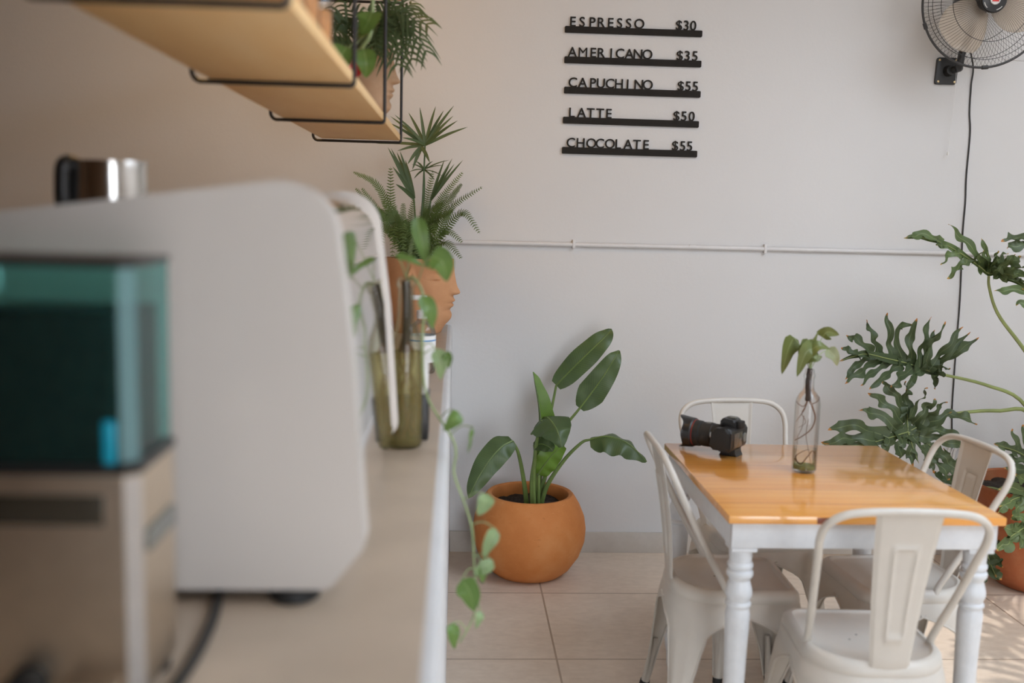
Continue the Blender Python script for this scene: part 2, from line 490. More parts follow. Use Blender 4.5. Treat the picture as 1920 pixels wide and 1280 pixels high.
M['steel'] = plain('brushed_steel', (0.66, 0.56, 0.44), 0.42, metal=1.0, var=0.05, nscale=30)
M['chrome'] = plain('chrome', (0.62, 0.60, 0.57), 0.16, metal=1.0, var=0.01)
M['steel_edge'] = plain('satin_steel_trim', (0.80, 0.76, 0.72), 0.5, metal=0.5, var=0.02)
M['teal'] = clear_mat('teal_hopper_plastic', (0.50, 0.86, 0.83), (0.28, 0.62, 0.64), gloss=0.12, body=0.025, body_col=(0.08, 0.42, 0.46))
M['teal_highlight'] = clear_mat('pale_teal_corner_highlight', (0.60, 0.82, 0.82), (0.45, 0.7, 0.72), gloss=0.4, body=0.55, body_col=(0.36, 0.58, 0.60))  # paler teal, the corner's caught light put into the colour
M['teal_bright'] = plain('bright_blue_slide', (0.01, 0.36, 0.52), 0.25)
M['beans'] = plain('dark_coffee_beans', (0.016, 0.011, 0.007), 0.45, var=0.7, nscale=120, bmp=1.0)
M['display'] = plain('dark_display', (0.05, 0.042, 0.03), 0.25)
M['white_plastic'] = plain('white_plastic', (0.78, 0.77, 0.75), 0.4, var=0.02)
M['grey_plastic'] = plain('grey_plastic', (0.18, 0.18, 0.16), 0.4)
M['paper'] = plain('white_paper', (0.85, 0.84, 0.82), 0.8, var=0.02)
M['label_blue'] = plain('blue_label_print', (0.05, 0.28, 0.62), 0.5)
M['sanitizer'] = clear_mat('clear_gel_plastic', (0.93, 0.96, 0.97), (0.60, 0.66, 0.70))
M['jar_orange'] = plain('orange_spice', (0.66, 0.32, 0.12), 0.7, var=0.25, nscale=60)
M['red'] = plain('red_bloom', (0.60, 0.035, 0.03), 0.35, var=0.2)
M['brass'] = plain('brass_screw', (0.62, 0.46, 0.24), 0.3, metal=1.0)
M['lens_red'] = plain('red_lens_ring', (0.20, 0.025, 0.02), 0.4)
M['screen'] = plain('glossy_lcd', (0.10, 0.075, 0.055), 0.12, spec=0.8)
M['silver'] = plain('silver_badge', (0.6, 0.6, 0.58), 0.3, metal=0.9)
M['blade'] = clear_mat('smoky_amber_fan_blade', (0.86, 0.80, 0.72), (0.7, 0.62, 0.52), gloss=0.1, body=0.6, body_col=(0.78, 0.68, 0.57))
M['fan_grey'] = plain('fan_logo_grey', (0.62, 0.60, 0.57), 0.3, metal=0.3)
M['conduit'] = plain('painted_conduit', (0.675, 0.66, 0.65), 0.5, var=0.02)
M['cable'] = plain('black_cable', (0.012, 0.011, 0.010), 0.45)

# ------------------------------------------------------------------ room
D = 4.352
X0, X1, Y0R, ZC = -2.5, OPEN_X, FRONT_Y, 2.95
struct('floor', box(X0 - 0.15, X1 + 0.2, Y0R - 4.0, D + 0.2, -0.12, 0.0), M['floor'])
struct('wall_back', box(X0 - 0.15, X1 + 0.2, D, D + 0.18, 0.0, ZC + 0.1), M['wall'])
struct('wall_left', box(X0 - 0.15, X0, Y0R - 0.15, D, 0.0, ZC), M['warm_wall'])
bm = box(X0, FRONT_X0, Y0R - 0.15, Y0R, 0, ZC)
add_box(bm, FRONT_X1, X1 + 0.18, Y0R - 0.15, Y0R, 0, ZC)
add_box(bm, FRONT_X0, FRONT_X1, Y0R - 0.15, Y0R, OPEN_Z, ZC)
struct('wall_front', bm, M['wall'])
struct('wall_light_block', box(X0, -0.14, 0.12, 0.27, 0, ZC), M['warm_wall'])  # added wall out of view, keeps daylight off the back wall's left end
bm = box(X0 - 0.15, SKY_X0, Y0R - 0.15, D, ZC, ZC + 0.12)
add_box(bm, SKY_X1, X1 + 0.18, Y0R - 0.15, D, ZC, ZC + 0.12)
add_box(bm, SKY_X0, SKY_X1, Y0R - 0.15, SKY_Y0, ZC, ZC + 0.12)
add_box(bm, SKY_X0, SKY_X1, SKY_Y1, D, ZC, ZC + 0.12)
struct('ceiling', bm, M['ceiling'])
struct('wall_right', box(X1, X1 + 0.18, Y0R, D, 0, ZC), M['wall'])
struct('baseboard_back', box(-0.005, X1, D - 0.010, D, 0.0, 0.094, bev=0.002), M['baseboard'])

# ------------------------------------------------------------------ bar counter
CZ = 1.011
ct = thing('bar_counter', 'long bar counter with beige stone top and white plastered front', 'counter', (-0.45, 2.3, 0))
bm = B()
add_prism(bm, round_poly([(-0.86, 0.0), (-0.007, 0.0), (-0.010, CZ - 0.002), (-0.86, CZ - 0.002)], [0.001, 0.001, 0.014, 0.001], 5), 0.30, D - 0.002)
obj('front_panel', bm, M['white_paint'], ct)
obj('worktop', box(-0.88, -0.029, 0.28, D - 0.003, CZ - 0.012, CZ, bev=0.003), M['counter'], ct)

# ------------------------------------------------------------------ hanging shelf
sh = thing('hanging_shelf', 'hanging pine shelf on black metal rods above the bar counter', 'shelf', (-0.35, 2.42, 1.73))
BZ = 1.737
obj('lower_board', box(-0.476, -0.203, 1.225, 3.632, BZ, BZ + 0.021, bev=0.002), M['board'], sh)
obj('end_face', box(-0.474, -0.205, 1.2205, 1.2245, BZ + 0.001, BZ + 0.020), M['end_grain'], sh)
UZ = at(757, 6, 3.628).z
obj('upper_board', box(-0.476, -0.203, 1.225, 3.632, UZ + 0.007, UZ + 0.028, bev=0.002), M['board'], sh)
for fy in (1.229, 1.995, 2.814, 3.628):
    bm = B()
    loop = [(-0.200, fy, ZC), (-0.200, fy, 1.75)] + [(-0.200 - 0.008 * (1 - math.cos(a)), fy, 1.738 - 0.008 * math.sin(a)) for a in (0.5, 1.0, 1.4)]
    loop += [(-0.35, fy, 1.730)]
    loop += [(-0.505 + 0.018 * (1 - math.sin(a)), fy, 1.748 - 0.018 * math.cos(a)) for a in (0.2, 0.6, 1.0, 1.4)]
    loop += [(-0.505, fy, 1.77), (-0.505, fy, ZC)]
    add_tube(bm, loop, 0.0047, 8)
    add_tube(bm, [(-0.200, fy, UZ), (-0.505, fy, UZ)], 0.0047, 8)
    obj('rod_frame', bm, M['black_metal'], sh)

# ------------------------------------------------------------------ menu rails
rows = [('ESPRESSO', '$30', [222, 292, 372, 440, 512, 580, 650, 732], [1040, 1095, 1150], (162, 203), (1222, 240), 50, 'topmost'),
        ('AMERICANO', '$35', [217, 298, 378, 440, 515, 583, 655, 722, 795], [1046, 1103, 1163], (158, 438), (1215, 473), 51, 'second from the top'),
        ('CAPUCHINO', '$55', [220, 296, 376, 436, 506, 575, 642, 728, 798], [1053, 1110, 1166], (156, 672), (1209, 707), 51, 'middle'),
        ('LATTE', '$50', [214, 287, 357, 430, 498], [1020, 1078, 1138], (147, 904), (1196, 939), 51, 'fourth'),
        ('CHOCOLATE', '$55', [205, 280, 362, 428, 505, 570, 645, 713, 785], [1010, 1068, 1122], (139, 1137), (1183, 1168), 51, 'lowest')]
def glyph(ch, size, depth):
    cu = bpy.data.curves.new('glyph', 'FONT')
    cu.body = ch; cu.size = size; cu.align_x = 'CENTER'; cu.extrude = depth / 2; cu.offset = 0.0 if ch == 'M' else 0.0005
    cu.resolution_u = 4
    o = bpy.data.objects.new('glyph', cu); COL.objects.link(o)
    dg = bpy.context.evaluated_depsgraph_get()
    me = bpy.data.meshes.new_from_object(o.evaluated_get(dg))
    bpy.data.objects.remove(o); bpy.data.curves.remove(cu)
    b = B(); b.from_mesh(me); bpy.data.meshes.remove(me)
    return b
GL = {}
for word, price, lx, px_, pl, pr, hh, pos in rows:
    c2p = lambda q: (1020 + q[0] / 4.128, q[1] / 4.128)
    A = at(*c2p(pl), D); Bp = at(*c2p(pr), D)
    A2 = at(*c2p((pl[0], pl[1] + hh)), D)
    hgt = A.z - A2.z
    base = V((A.x, D - 0.011, A2.z))
    t = thing('menu_rail', 'black wall rail spelling %s with price %s, %s of five' % (word, price, pos), 'sign', base, group='menu rails on the white wall')
    tilt = math.atan2(Bp.z - A.z, Bp.x - A.x)
    L = (Bp - A).length
    Mr = Matrix.Translation(base) @ Matrix.Rotation(-tilt, 4, 'Y')
    bm = B(); add_prism(bm, round_poly([(0, 0), (L, 0), (L, hgt), (0, hgt)], 0.004, 4), 0.0, 0.011)
    bm.transform(Mr)
    obj('rail', bm, M['sign_black'], t)
    for txt, xs, nm in ((word, lx, 'letter'), (price, px_, 'price_figure')):
        for ch, cx in zip(txt, xs):
            b = glyph(ch, 0.0565, 0.004)
            cxs = [v.co.x for v in b.verts]; mid = (min(cxs) + max(cxs)) / 2
            u = (cx - pl[0]) / (pr[0] - pl[0]) * L
            b.transform(Mr @ Matrix.Translation((u, 0.0035, hgt - 0.0005)) @ Matrix.Rotation(PI / 2, 4, 'X') @ Matrix.Translation((-mid, 0, 0)))
            obj(nm, b, M['sign_black'], t, sharp=30)

# ------------------------------------------------------------------ conduit on the wall
cd = thing('wall_conduit', 'thin white painted pipe running level along the white wall', 'pipe', (1.1, D, 1.37))
obj('pipe', tube([(-0.25, D - 0.010, 1.366), (3.88, D - 0.010, 1.372)], 0.0095, 12), M['conduit'], cd)
for px, py in ((1075, 460), (1433, 466)):
    p = at(px, py, D)
    bm = box(p.x - 0.006, p.x + 0.006, D - 0.021, D, 1.369 - 0.019, 1.369 + 0.019, bev=0.002)
    obj('clip', bm, M['conduit'], cd)
p = at(1297, 464, D)
obj('coupling', tube([(p.x - 0.014, D - 0.010, 1.369), (p.x + 0.014, D - 0.010, 1.369)], 0.0112, 12), M['conduit'], cd)

# ------------------------------------------------------------------ dining table
TX0, TX1, TY0, TY1, TZ = 0.702, 1.427, 2.452, 3.262, 0.752
tb = thing('dining_table', 'square dining table with orange pine top on white turned legs', 'table', ((TX0 + TX1) / 2, (TY0 + TY1) / 2, 0))
obj('tabletop', box(TX0, TX1, TY0, TY1, TZ - 0.022, TZ, bev=0.003), M['table_top'], tb)
bm = B()
c = at(1545, 972, TY0)
add_box(bm, c.x - 0.017, c.x + 0.018, TY0 - 0.0008, TY0 + 0.001, TZ - 0.0195, TZ - 0.003, bev=0.0006)
obj('wood_knot', bm, M['knot'], tb)
AZ0, AZ1 = TZ - 0.022 - 0.068, TZ - 0.022
ins = 0.014
for nm, a in (('apron', (TX0 + ins, TX1 - ins, TY0 + ins, TY0 + ins + 0.02)), ('apron', (TX0 + ins, TX1 - ins, TY1 - ins - 0.02, TY1 - ins)),
              ('apron', (TX0 + ins, TX0 + ins + 0.02, TY0 + ins + 0.0201, TY1 - ins - 0.0201)), ('apron', (TX1 - ins - 0.02, TX1 - ins, TY0 + ins + 0.0201, TY1 - ins - 0.0201))):
    obj(nm, box(*a, AZ0, AZ1, bev=0.002), M['table_white'], tb)
legp = [(0, 0), (0.018, 0), (0.020, 0.01), (0.022, 0.05), (0.028, 0.075), (0.031, 0.10), (0.024, 0.118), (0.024, 0.122), (0.031, 0.130), (0.031, 0.142), (0.024, 0.150), (0.026, 0.156),
        (0.033, 0.168), (0.026, 0.182), (0.0265, 0.20), (0.0270, 0.26), (0.0295, 0.38), (0.0320, 0.455), (0.0322, 0.474), (0.0300, 0.488), (0.0282, 0.493), (0.0282, 0.496),
        (0.0328, 0.499), (0.0338, 0.503), (0.0328, 0.507), (0.0285, 0.511), (0.0300, 0.517), (0.0345, 0.527), (0.0350, 0.535), (0.0325, 0.549), (0.0285, 0.562), (0.0270, 0.568),
        (0.0290, 0.573), (0.0340, 0.580), (0.0350, 0.586), (0.0340, 0.592), (0.0285, 0.597), (0.0285, 0.600), (0.0325, 0.603), (0.0335, 0.608), (0.0325, 0.613), (0.0290, 0.617), (0.0300, 0.632), (0.0310, 0.652), (0, 0.652)]
for sx in (TX0 + 0.050, TX1 - 0.050):
    for sy in (TY0 + 0.050, TY1 - 0.050):
        bm = lathe(legp, (sx, sy, 0), 28)
        add_box(bm, sx - 0.0335, sx + 0.0335, sy - 0.0335, sy + 0.0335, 0.650, AZ0 - 0.0002, bev=0.002)
        add_box(bm, sx - 0.0155, sx + 0.0155, sy - 0.0155, sy + 0.0155, AZ0 - 0.002, TZ - 0.0225)
        obj('leg', bm, M['table_white'], tb)

# ------------------------------------------------------------------ metal chairs
SZ, WF, VF, HBV, HBW, HTV, HZ, HW = 0.448, 0.160, 0.178, -0.03, 0.160, -0.233, 0.842, 0.197
def seat_outline():
    """front square with small corner radius, rear rounded; list of points with corner indices"""
    pts = round_poly([(WF, VF), (-WF, VF), (-0.172, -0.168), (0.172, -0.168)], [0.035, 0.035, 0.125, 0.125], 10)
    P = [V((x, y, 0)) for x, y in pts]
    # resample evenly
    n = len(P); L = [0]
    for i in range(n): L.append(L[-1] + (P[(i + 1) % n] - P[i]).length)
    out = []; N = 120; k = 0
    for i in range(N):
        s = L[-1] * i / N
        while L[k + 1] < s: k += 1
        t = (s - L[k]) / (L[k + 1] - L[k] + 1e-12)
        out.append(P[k].lerp(P[(k + 1) % n], t))
    return out, L[-1]
OUT, PER = seat_outline()
NO = len(OUT)
def out_at(s):
    q = (s / PER * NO) % NO; i = int(q); t = q - i
    p = OUT[i].lerp(OUT[(i + 1) % NO], t)
    d = OUT[(i + 2) % NO] - OUT[(i - 1) % NO]
    nn = V((d.y, -d.x, 0)).normalized()
    if nn.dot(p) < 0: nn = -nn
    return p, nn
def corner_s(tx, ty):
    best = min(range(NO), key=lambda i: (OUT[i] - V((tx, ty, 0))).length)
    return best / NO * PER
CORN = [corner_s(WF, VF), corner_s(-WF, VF), corner_s(-0.16, -0.155), corner_s(0.16, -0.155)]
def flare(z):  # outward spread below the seat
    d = SZ - z
    return 0.010 + 0.055 * d + 0.16 * max(0, d - 0.05)
def make_chair(label):
    t = thing('metal_chair', label, 'chair', (0, 0, 0), 0, 'white metal chairs around the table')
    # seat: pressed plate + rolled rim + skirt
    bm = B(); rings = []
    cen = V((0, 0, 0))
    for sc, dz in ((0.0, -0.009), (0.55, -0.009), (0.86, -0.0085), (0.882, -0.005), (0.905, 0.0005), (0.955, -0.0005), (0.985, -0.005)):
        if sc == 0: rings.append([bm.verts.new((0, 0.01, SZ + dz))]); continue
        rings.append([bm.verts.new((p.x * sc, p.y * sc, SZ + dz)) for p in OUT])
    for z, off in ((SZ - 0.012, 0.004), (SZ - 0.030, 0.008), (SZ - 0.034, 0.006), (SZ - 0.038, 0.009), (SZ - 0.072, None)):
        ring = []
        for i in range(NO):
            p, nn = out_at(i / NO * PER)
            o = off if off is not None else flare(z)
            ring.append(bm.verts.new((p.x + nn.x * o, p.y + nn.y * o, z)))
        rings.append(ring)
    for a, b in zip(rings, rings[1:]):
        for i in range(NO):
            j = (i + 1) % NO
            if len(a) == 1: bm.faces.new((a[0], b[i], b[j]))
            else: bm.faces.new((a[i], a[j], b[j], b[i]))
    seat = obj('seat', bm, M['chair'], t, sharp=50)
    for hx, hy in ((-0.012, 0.02), (0.03, 0.005), (0.012, -0.035), (-0.04, -0.01)):
        obj('drain_hole', lathe([(0, 0), (0.0028, 0), (0.0028, 0.0006), (0, 0.0006)], (hx, hy, SZ - 0.0092), 10), M['hole'], seat)
    # legs
    for ci, s0 in enumerate(CORN):
        bm = B(); rows = []
        zs = [SZ - 0.066, SZ - 0.085, SZ - 0.10, SZ - 0.115, SZ - 0.13, SZ - 0.15, SZ - 0.18, SZ - 0.22, 0.18, 0.12, 0.06, 0.02]
        K = 14
        for z in zs:
            d = (SZ - 0.062 - z) / (SZ - 0.062)
            w = 0.020 + 0.045 * (1 - d) ** 1.2 + 0.112 * max(0, 1 - d / 0.19) ** 2
            row = []
            for k in range(K + 1):
                s = -w + 2 * w * k / K
                p, nn = out_at(s0 + s)
                p0, n0 = out_at(s0)
                f = min(1.0, d * 1.5)
                nn2 = (nn * (1 - f) + n0 * f).normalized()
                q = p * (1 - 0.0) + nn * 0
                # gather the sheet round the corner towards a rounded gutter at the foot
                g = d ** 1.2
                tdir = V((-n0.y, n0.x, 0))
                gut = p0 + tdir * (s * 0.75) - n0 * (s * s / (w + 1e-6) * 0.85)
                if tdir.dot(out_at(s0 + 0.02)[0] - out_at(s0 - 0.02)[0]) < 0:
                    gut = p0 - tdir * (s * 0.75) - n0 * (s * s / (w + 1e-6) * 0.85)
                q = p.lerp(gut, g)
                rib = 0.006 * math.exp(-((k - K / 2) / 2.2) ** 2) * min(1, d * 3) * (1 if d > 0.1 else 0)
                q = q + nn2 * (flare(z) - rib * 0.8)
                row.append(bm.verts.new((q.x, q.y, z)))
            rows.append(row)
        for a, b in zip(rows, rows[1:]):
            for k in range(K): bm.faces.new((a[k], a[k + 1], b[k + 1], b[k]))
        # rolled bead along both edges
        for k in (0, K):
            add_tube(bm, [r[k].co.copy() for r in rows], 0.0036, 6)
        p0, n0 = out_at(s0)
        foot = p0 + n0 * (flare(0.02) - 0.012); knee = p0 + n0 * (flare(0.17) - 0.012)
        add_tube(bm, [(knee.x, knee.y, 0.17), (foot.x, foot.y, 0.014)], [0.008, 0.0135], 12)
        lg = obj('leg', bm, M['chair'], t, sharp=60)
        f2 = p0 + n0 * (flare(0.0) - 0.012)
        obj('rubber_foot', tube([(f2.x, f2.y, 0.0), (foot.x, foot.y, 0.016)], 0.0158, 12), M['rubber'], lg)
    # tubular back hoop
    def hoop_v(z): return HBV + (HTV - HBV) * ((z - SZ) / (HZ - SZ)) ** 0.9
    bw = [(-HBW, SZ - 0.012), (-HBW + 0.002, SZ + 0.02), (-0.176, SZ + 0.15), (-0.190, SZ + 0.26), (-HW, 0.765), (-0.188, 0.803), (-0.155, 0.829), (-0.10, 0.839), (0, HZ)]
    pts = [V((x, hoop_v(max(z, SZ)), z)) for x, z in bw]
    pts += [V((-p.x, p.y, p.z)) for p in reversed(pts[:-1])]
    obj('back_hoop', tube(spline(pts, 60), 0.0098, 12), M['chair'], t)
    # tapered splat with an embossed panel
    bm = B(); NU, NV = 48, 32
    a0 = V((0, -0.172, SZ - 0.022)); a1 = V((0, HTV + 0.004, HZ - 0.008))
    rows = []
    for i in range(NU + 1):
        u = i / NU
        c = a0.lerp(a1, u); c.y += 0.010 * math.sin(PI * u)
        if u < 0.06: c.y += 0.02 * (1 - u / 0.06) * 0.3
        w = 0.047 + (0.079 - 0.047) * u
        row = []
        for k in range(NV + 1):
            v = -1 + 2 * k / NV
            emb = 0.0
            if 0.22 < u < 0.80:
                a = abs(v)
                emb = 0.005 * max(0, 1 - abs(a - 0.375) / 0.13)
            if abs(u - 0.22) < 0.012 or abs(u - 0.80) < 0.012:
                if abs(v) < 0.38: emb = 0.005
            edge = 0.004 if abs(v) > 0.9 else 0
            row.append(bm.verts.new((w * v, c.y + edge - emb - 0.004 * (1 - v * v), c.z)))
        rows.append(row)
    for a, b in zip(rows, rows[1:]):
        for k in range(NV): bm.faces.new((a[k], a[k + 1], b[k + 1], b[k]))
    bmesh.ops.recalc_face_normals(bm, faces=bm.faces[:])
    bmesh.ops.solidify(bm, geom=bm.faces[:], thickness=0.0022)
    obj('back_splat', bm, M['chair'], t, sharp=50)
    return t
def copy_tree(o, parent=None):
    c = o.copy(); COL.objects.link(c)
    if parent is not None: c.parent = parent
    for ch in list(o.children): copy_tree(ch, c)
    return c
proto = make_chair('cream metal chair in front of the table, showing its back')
spots = [((1.062, 2.429), -1.96, 'cream metal chair nearest the camera, its embossed back turned to us'),
         ((0.822, 2.881), -91.3, 'cream metal chair on the left side of the table, seen from its side'),
         ((1.355, 2.891), 94.8, 'cream metal chair on the right side of the table, beside the big leaves'),
         ((1.034, 3.345), 186.5, 'cream metal chair behind the table against the white wall')]
for i, ((x, y), a, lab) in enumerate(spots):
    o = proto if i == 0 else copy_tree(proto)
    o.location = (x, y, 0); o.rotation_euler = (0, 0, math.radians(a)); o['label'] = lab

# ------------------------------------------------------------------ photo camera on the table
ax = V((-0.80, 0.60, 0)).normalized()      # lens axis
sd = V((0.60, 0.80, 0)).normalized()       # body width, away from us
cc = V((0.885, 3.112, TZ))
dc = thing('photo_camera', 'black camera with long hooded lens resting on the pine tabletop', 'camera', cc)
Mc = Matrix((( -ax.x, sd.x, 0, cc.x), (-ax.y, sd.y, 0, cc.y), (0, 0, 1, cc.z), (0, 0, 0, 1)))   # local x = backwards, y = along the body, z up
def C(bm): bm.transform(Mc); return bm
body = B()
add_prism(body, round_poly([(-0.024, 0.020), (0.024, 0.020), (0.026, 0.095), (-0.020, 0.095)], [0.010, 0.010, 0.014, 0.014], 5), -0.068, 0.068, bev=0.008)
# shoulders and prism hump
add_prism(body, round_poly([(-0.034, 0.085), (0.022, 0.085), (0.020, 0.116), (-0.026, 0.121)], [0.004, 0.004, 0.008, 0.012], 5), -0.030, 0.026, bev=0.007)
bo = obj('body', C(body), M['black_plastic'], dc)
g = B(); add_prism(g, round_poly([(-0.046, 0.024), (0.018, 0.024), (0.020, 0.094), (-0.036, 0.094)], [0.012, 0.008, 0.014, 0.016], 5), -0.074, -0.040, bev=0.009)
obj('grip', C(g), M['soft_black'], dc)
e = B(); add_box(e, 0.020, 0.036, -0.018, 0.018, 0.088, 0.112, bev=0.004); obj('eyepiece', C(e), M['soft_black'], dc)
s = B(); add_box(s, 0.0245, 0.0275, -0.046, 0.022, 0.030, 0.076, bev=0.001); obj('screen', C(s), M['screen'], dc)
w = B(); add_lathe(w, [(0, 0), (0.015, 0), (0.015, 0.003), (0.009, 0.004), (0.008, 0.0035), (0, 0.0035)], M=Matrix.Translation((0.025, 0.044, 0.052)) @ Matrix.Rotation(PI / 2, 4, 'Y'), seg=24)
obj('control_dial', C(w), M['grey_plastic'], dc)
w = B(); add_lathe(w, [(0, 0), (0.013, 0), (0.013, 0.007), (0.011, 0.009), (0, 0.009)], (0.0, 0.048, 0.094), 24); obj('mode_dial', C(w), M['black_plastic'], dc)
w = B(); add_box(w, -0.014, 0.014, -0.01, 0.01, 0.118, 0.123, bev=0.001); obj('hot_shoe', C(w), M['grey_plastic'], dc)
f = B(); add_prism(f, [(-0.030, 0.0), (0.030, 0.0), (0.023, 0.010), (0.023, 0.0225), (-0.023, 0.0225), (-0.023, 0.010)], -0.026, 0.026, bev=0.001)
obj('mounting_plate', C(f), M['black_plastic'], dc)
LZ = 0.0535
def lens(prof): return C(lathe([(r, z) for r, z in prof], seg=40, M=Matrix.Translation((-0.020, 0, LZ)) @ Matrix.Rotation(-PI / 2, 4, 'Y') @ Matrix.Rotation(math.radians(0), 4, 'X')))
ln = obj('lens', lens([(0.030, 0), (0.036, 0.004), (0.036, 0.016), (0.038, 0.018), (0.038, 0.040), (0.0395, 0.042), (0.0395, 0.072), (0.038, 0.074), (0.038, 0.080), (0.041, 0.082), (0.0425, 0.106), (0.040, 0.112), (0.034, 0.112), (0.030, 0.104), (0, 0.102)]), M['soft_black'], dc)
obj('focus_window', C(box(-0.085, -0.070, -0.010, 0.010, LZ + 0.036, LZ + 0.0402, bev=0.001)), M['grey_plastic'], ln)
obj('red_ring', lens([(0.0418, 0.100), (0.0433, 0.1005), (0.0433, 0.1035), (0.0418, 0.104)]), M['lens_red'], ln)
hd = B(); SEG = 64; rr = []
for ri, (r, z) in enumerate(((0.0435, 0.104), (0.0475, 0.108), (0.0490, 0.128), (0.052, None))):
    ring = []
    for k in range(SEG):
        a = 2 * PI * k / SEG
        zz = z if z is not None else 0.138 + 0.012 * math.cos(2 * a) + 0.007 * math.cos(4 * a)
        rr_ = r
        ring.append(hd.verts.new((rr_ * math.cos(a), rr_ * math.sin(a), zz)))
    rr.append(ring)
for a, b in zip(rr, rr[1:]):
    for k in range(SEG): hd.faces.new((a[k], a[(k + 1) % SEG], b[(k + 1) % SEG], b[k]))
bmesh.ops.recalc_face_normals(hd, faces=hd.faces[:])
bmesh.ops.solidify(hd, geom=hd.faces[:], thickness=0.002)
hd.transform(Matrix.Translation((-0.020, 0, LZ)) @ Matrix.Rotation(-PI / 2, 4, 'Y'))
obj('lens_hood', C(hd), M['black_plastic'], dc)
obj('badge', C(box(-0.0475, -0.044, -0.066, -0.056, 0.060, 0.076, bev=0.001)), M['silver'], dc)

# ------------------------------------------------------------------ bottle with arrowhead cutting
bx, by = 1.050, 2.905
bt = thing('glass_bottle', 'clear glass bottle with a rooted leafy cutting on the pine table', 'bottle', (bx, by, TZ))
R0 = 0.0365
prof = [(0, 0.004), (0.030, 0.002), (R0, 0.010), (R0, 0.205), (0.034, 0.220), (0.026, 0.236), (0.0175, 0.246), (0.0150, 0.256), (0.0145, 0.283), (0.0165, 0.285), (0.0165, 0.296), (0.0140, 0.298), (0.0130, 0.310)]
obj('bottle', lathe(prof, (bx, by, TZ), 40), M['glass'], bt)
obj('water', lathe([(0, 0.010), (R0 - 0.004, 0.010), (R0 - 0.003, 0.016), (R0 - 0.003, 0.072), (0, 0.072)], (bx, by, TZ), 40), M['water'], bt)
obj('algae', lathe([(0, 0.0105), (R0 - 0.006, 0.0105), (R0 - 0.005, 0.018), (R0 - 0.010, 0.022), (0, 0.020)], (bx, by, TZ), 30), M['algae'], bt)
bm = B()
add_tube(bm, spline([(bx, by, TZ + 0.312), (bx - 0.003, by, TZ + 0.27), (bx - 0.001, by, TZ + 0.24), (bx, by, TZ + 0.215)], 14), [0.008 + 0.002 * random.random() for _ in range(15)], 8)
obj('stem', bm, M['dark_root'], bt)
bm = B()
def rt(pts, r): add_tube(bm, spline([(bx + a, by + b, TZ + c) for a, b, c in pts], 24), [r * (1 - 0.6 * i / 24) for i in range(25)], 6)
rt([(0, 0, 0.225), (0.012, -0.01, 0.195), (0.020, -0.012, 0.165), (0.008, -0.02, 0.135), (-0.018, -0.015, 0.110), (-0.030, 0.005, 0.095)], 0.0030)
rt([(0, 0, 0.222), (-0.004, 0.012, 0.19), (-0.014, 0.02, 0.165), (-0.030, 0.008, 0.150)], 0.0022)
rt([(0, 0, 0.225), (-0.014, -0.008, 0.200), (-0.030, -0.004, 0.206), (-0.032, 0.01, 0.212)], 0.0018)
rt([(0, 0, 0.228), (0.014, 0.01, 0.205), (0.028, 0.004, 0.212), (0.030, -0.01, 0.226), (0.020, -0.015, 0.235)], 0.0018)
rt([(-0.030, 0.0, 0.04), (-0.018, -0.02, 0.028), (0.0, -0.022, 0.05), (0.015, -0.02, 0.068), (0.028, -0.01, 0.055), (0.03, 0, 0.04)], 0.0020)
rt([(-0.02, 0.01, 0.03), (-0.028, -0.006, 0.05), (-0.01, -0.02, 0.068), (0.01, -0.01, 0.07)], 0.0018)
rt([(0.005, 0, 0.16), (0.004, 0.01, 0.11), (0.012, 0, 0.06), (0.018, -0.008, 0.02)], 0.0010)
rt([(-0.01, 0, 0.17), (-0.02, -0.02, 0.14), (-0.028, -0.012, 0.11), (-0.024, 0, 0.08)], 0.0012)
rt([(-0.006, 0, 0.20), (-0.022, -0.016, 0.18), (-0.012, -0.024, 0.155), (-0.028, -0.01, 0.135)], 0.0012)
obj('roots', bm, M['root'], bt)
def arrow_w(w):
    def f(u):
        if u < 0.18: return w * (0.55 + 0.45 * (u / 0.18))
        return w * max(0.0, (1 - (u - 0.18) / 0.82)) ** 0.75 + 0.0003
    return f
def heart_w(w):
    def f(u):
        return w * (max(0.0, math.sin(PI * min(1, u) ** 0.62)) ** 0.8) + 0.0002
    return f
aY = by
aleaves = [((1488, 632), (1476, 660), (1466, 702), 0.026, (0.35, -0.9, 0.2), 'arrow', 0.05),
           ((1530, 655), (1512, 660), (1494, 706), 0.026, (-0.1, -0.9, 0.4), 'arrow', -0.02),
           ((1512, 668), (1524, 640), (1537, 618), 0.016, (0.6, -0.7, 0.2), 'arrow', 0.0),
           ((1514, 662), (1535, 648), (1557, 655), 0.020, (0.1, -0.6, 0.8), 'arrow', -0.02),
           ((1520, 668), (1530, 672), (1541, 668), 0.014, (0.1, -0.9, 0.2), 'arrow', 0.01),
           ((1542, 632), (1552, 622), (1574, 628), 0.020, (0.2, -0.75, 0.6), 'arrow', 0.03),
           ((1552, 655), (1565, 668), (1570, 686), 0.017, (-0.3, -0.9, 0.2), 'arrow_pale', 0.02),
           ((1490, 648), (1482, 660), (1472, 682), 0.014, (-0.3, -0.9, 0.2), 'arrow_pale', 0.06),
           ((1518, 640), (1506, 655), (1498, 668), 0.018, (0.2, -0.9, 0.4), 'arrow', 0.02),
           ((1522, 662), (1512, 672), (1500, 684), 0.020, (0.0, -0.8, 0.5), 'arrow', 0.0), ((1530, 660), (1520, 655), (1508, 656), 0.020, (0.1, -0.6, 0.7), 'arrow', 0.03)]
neck = V((bx, by, TZ + 0.310))
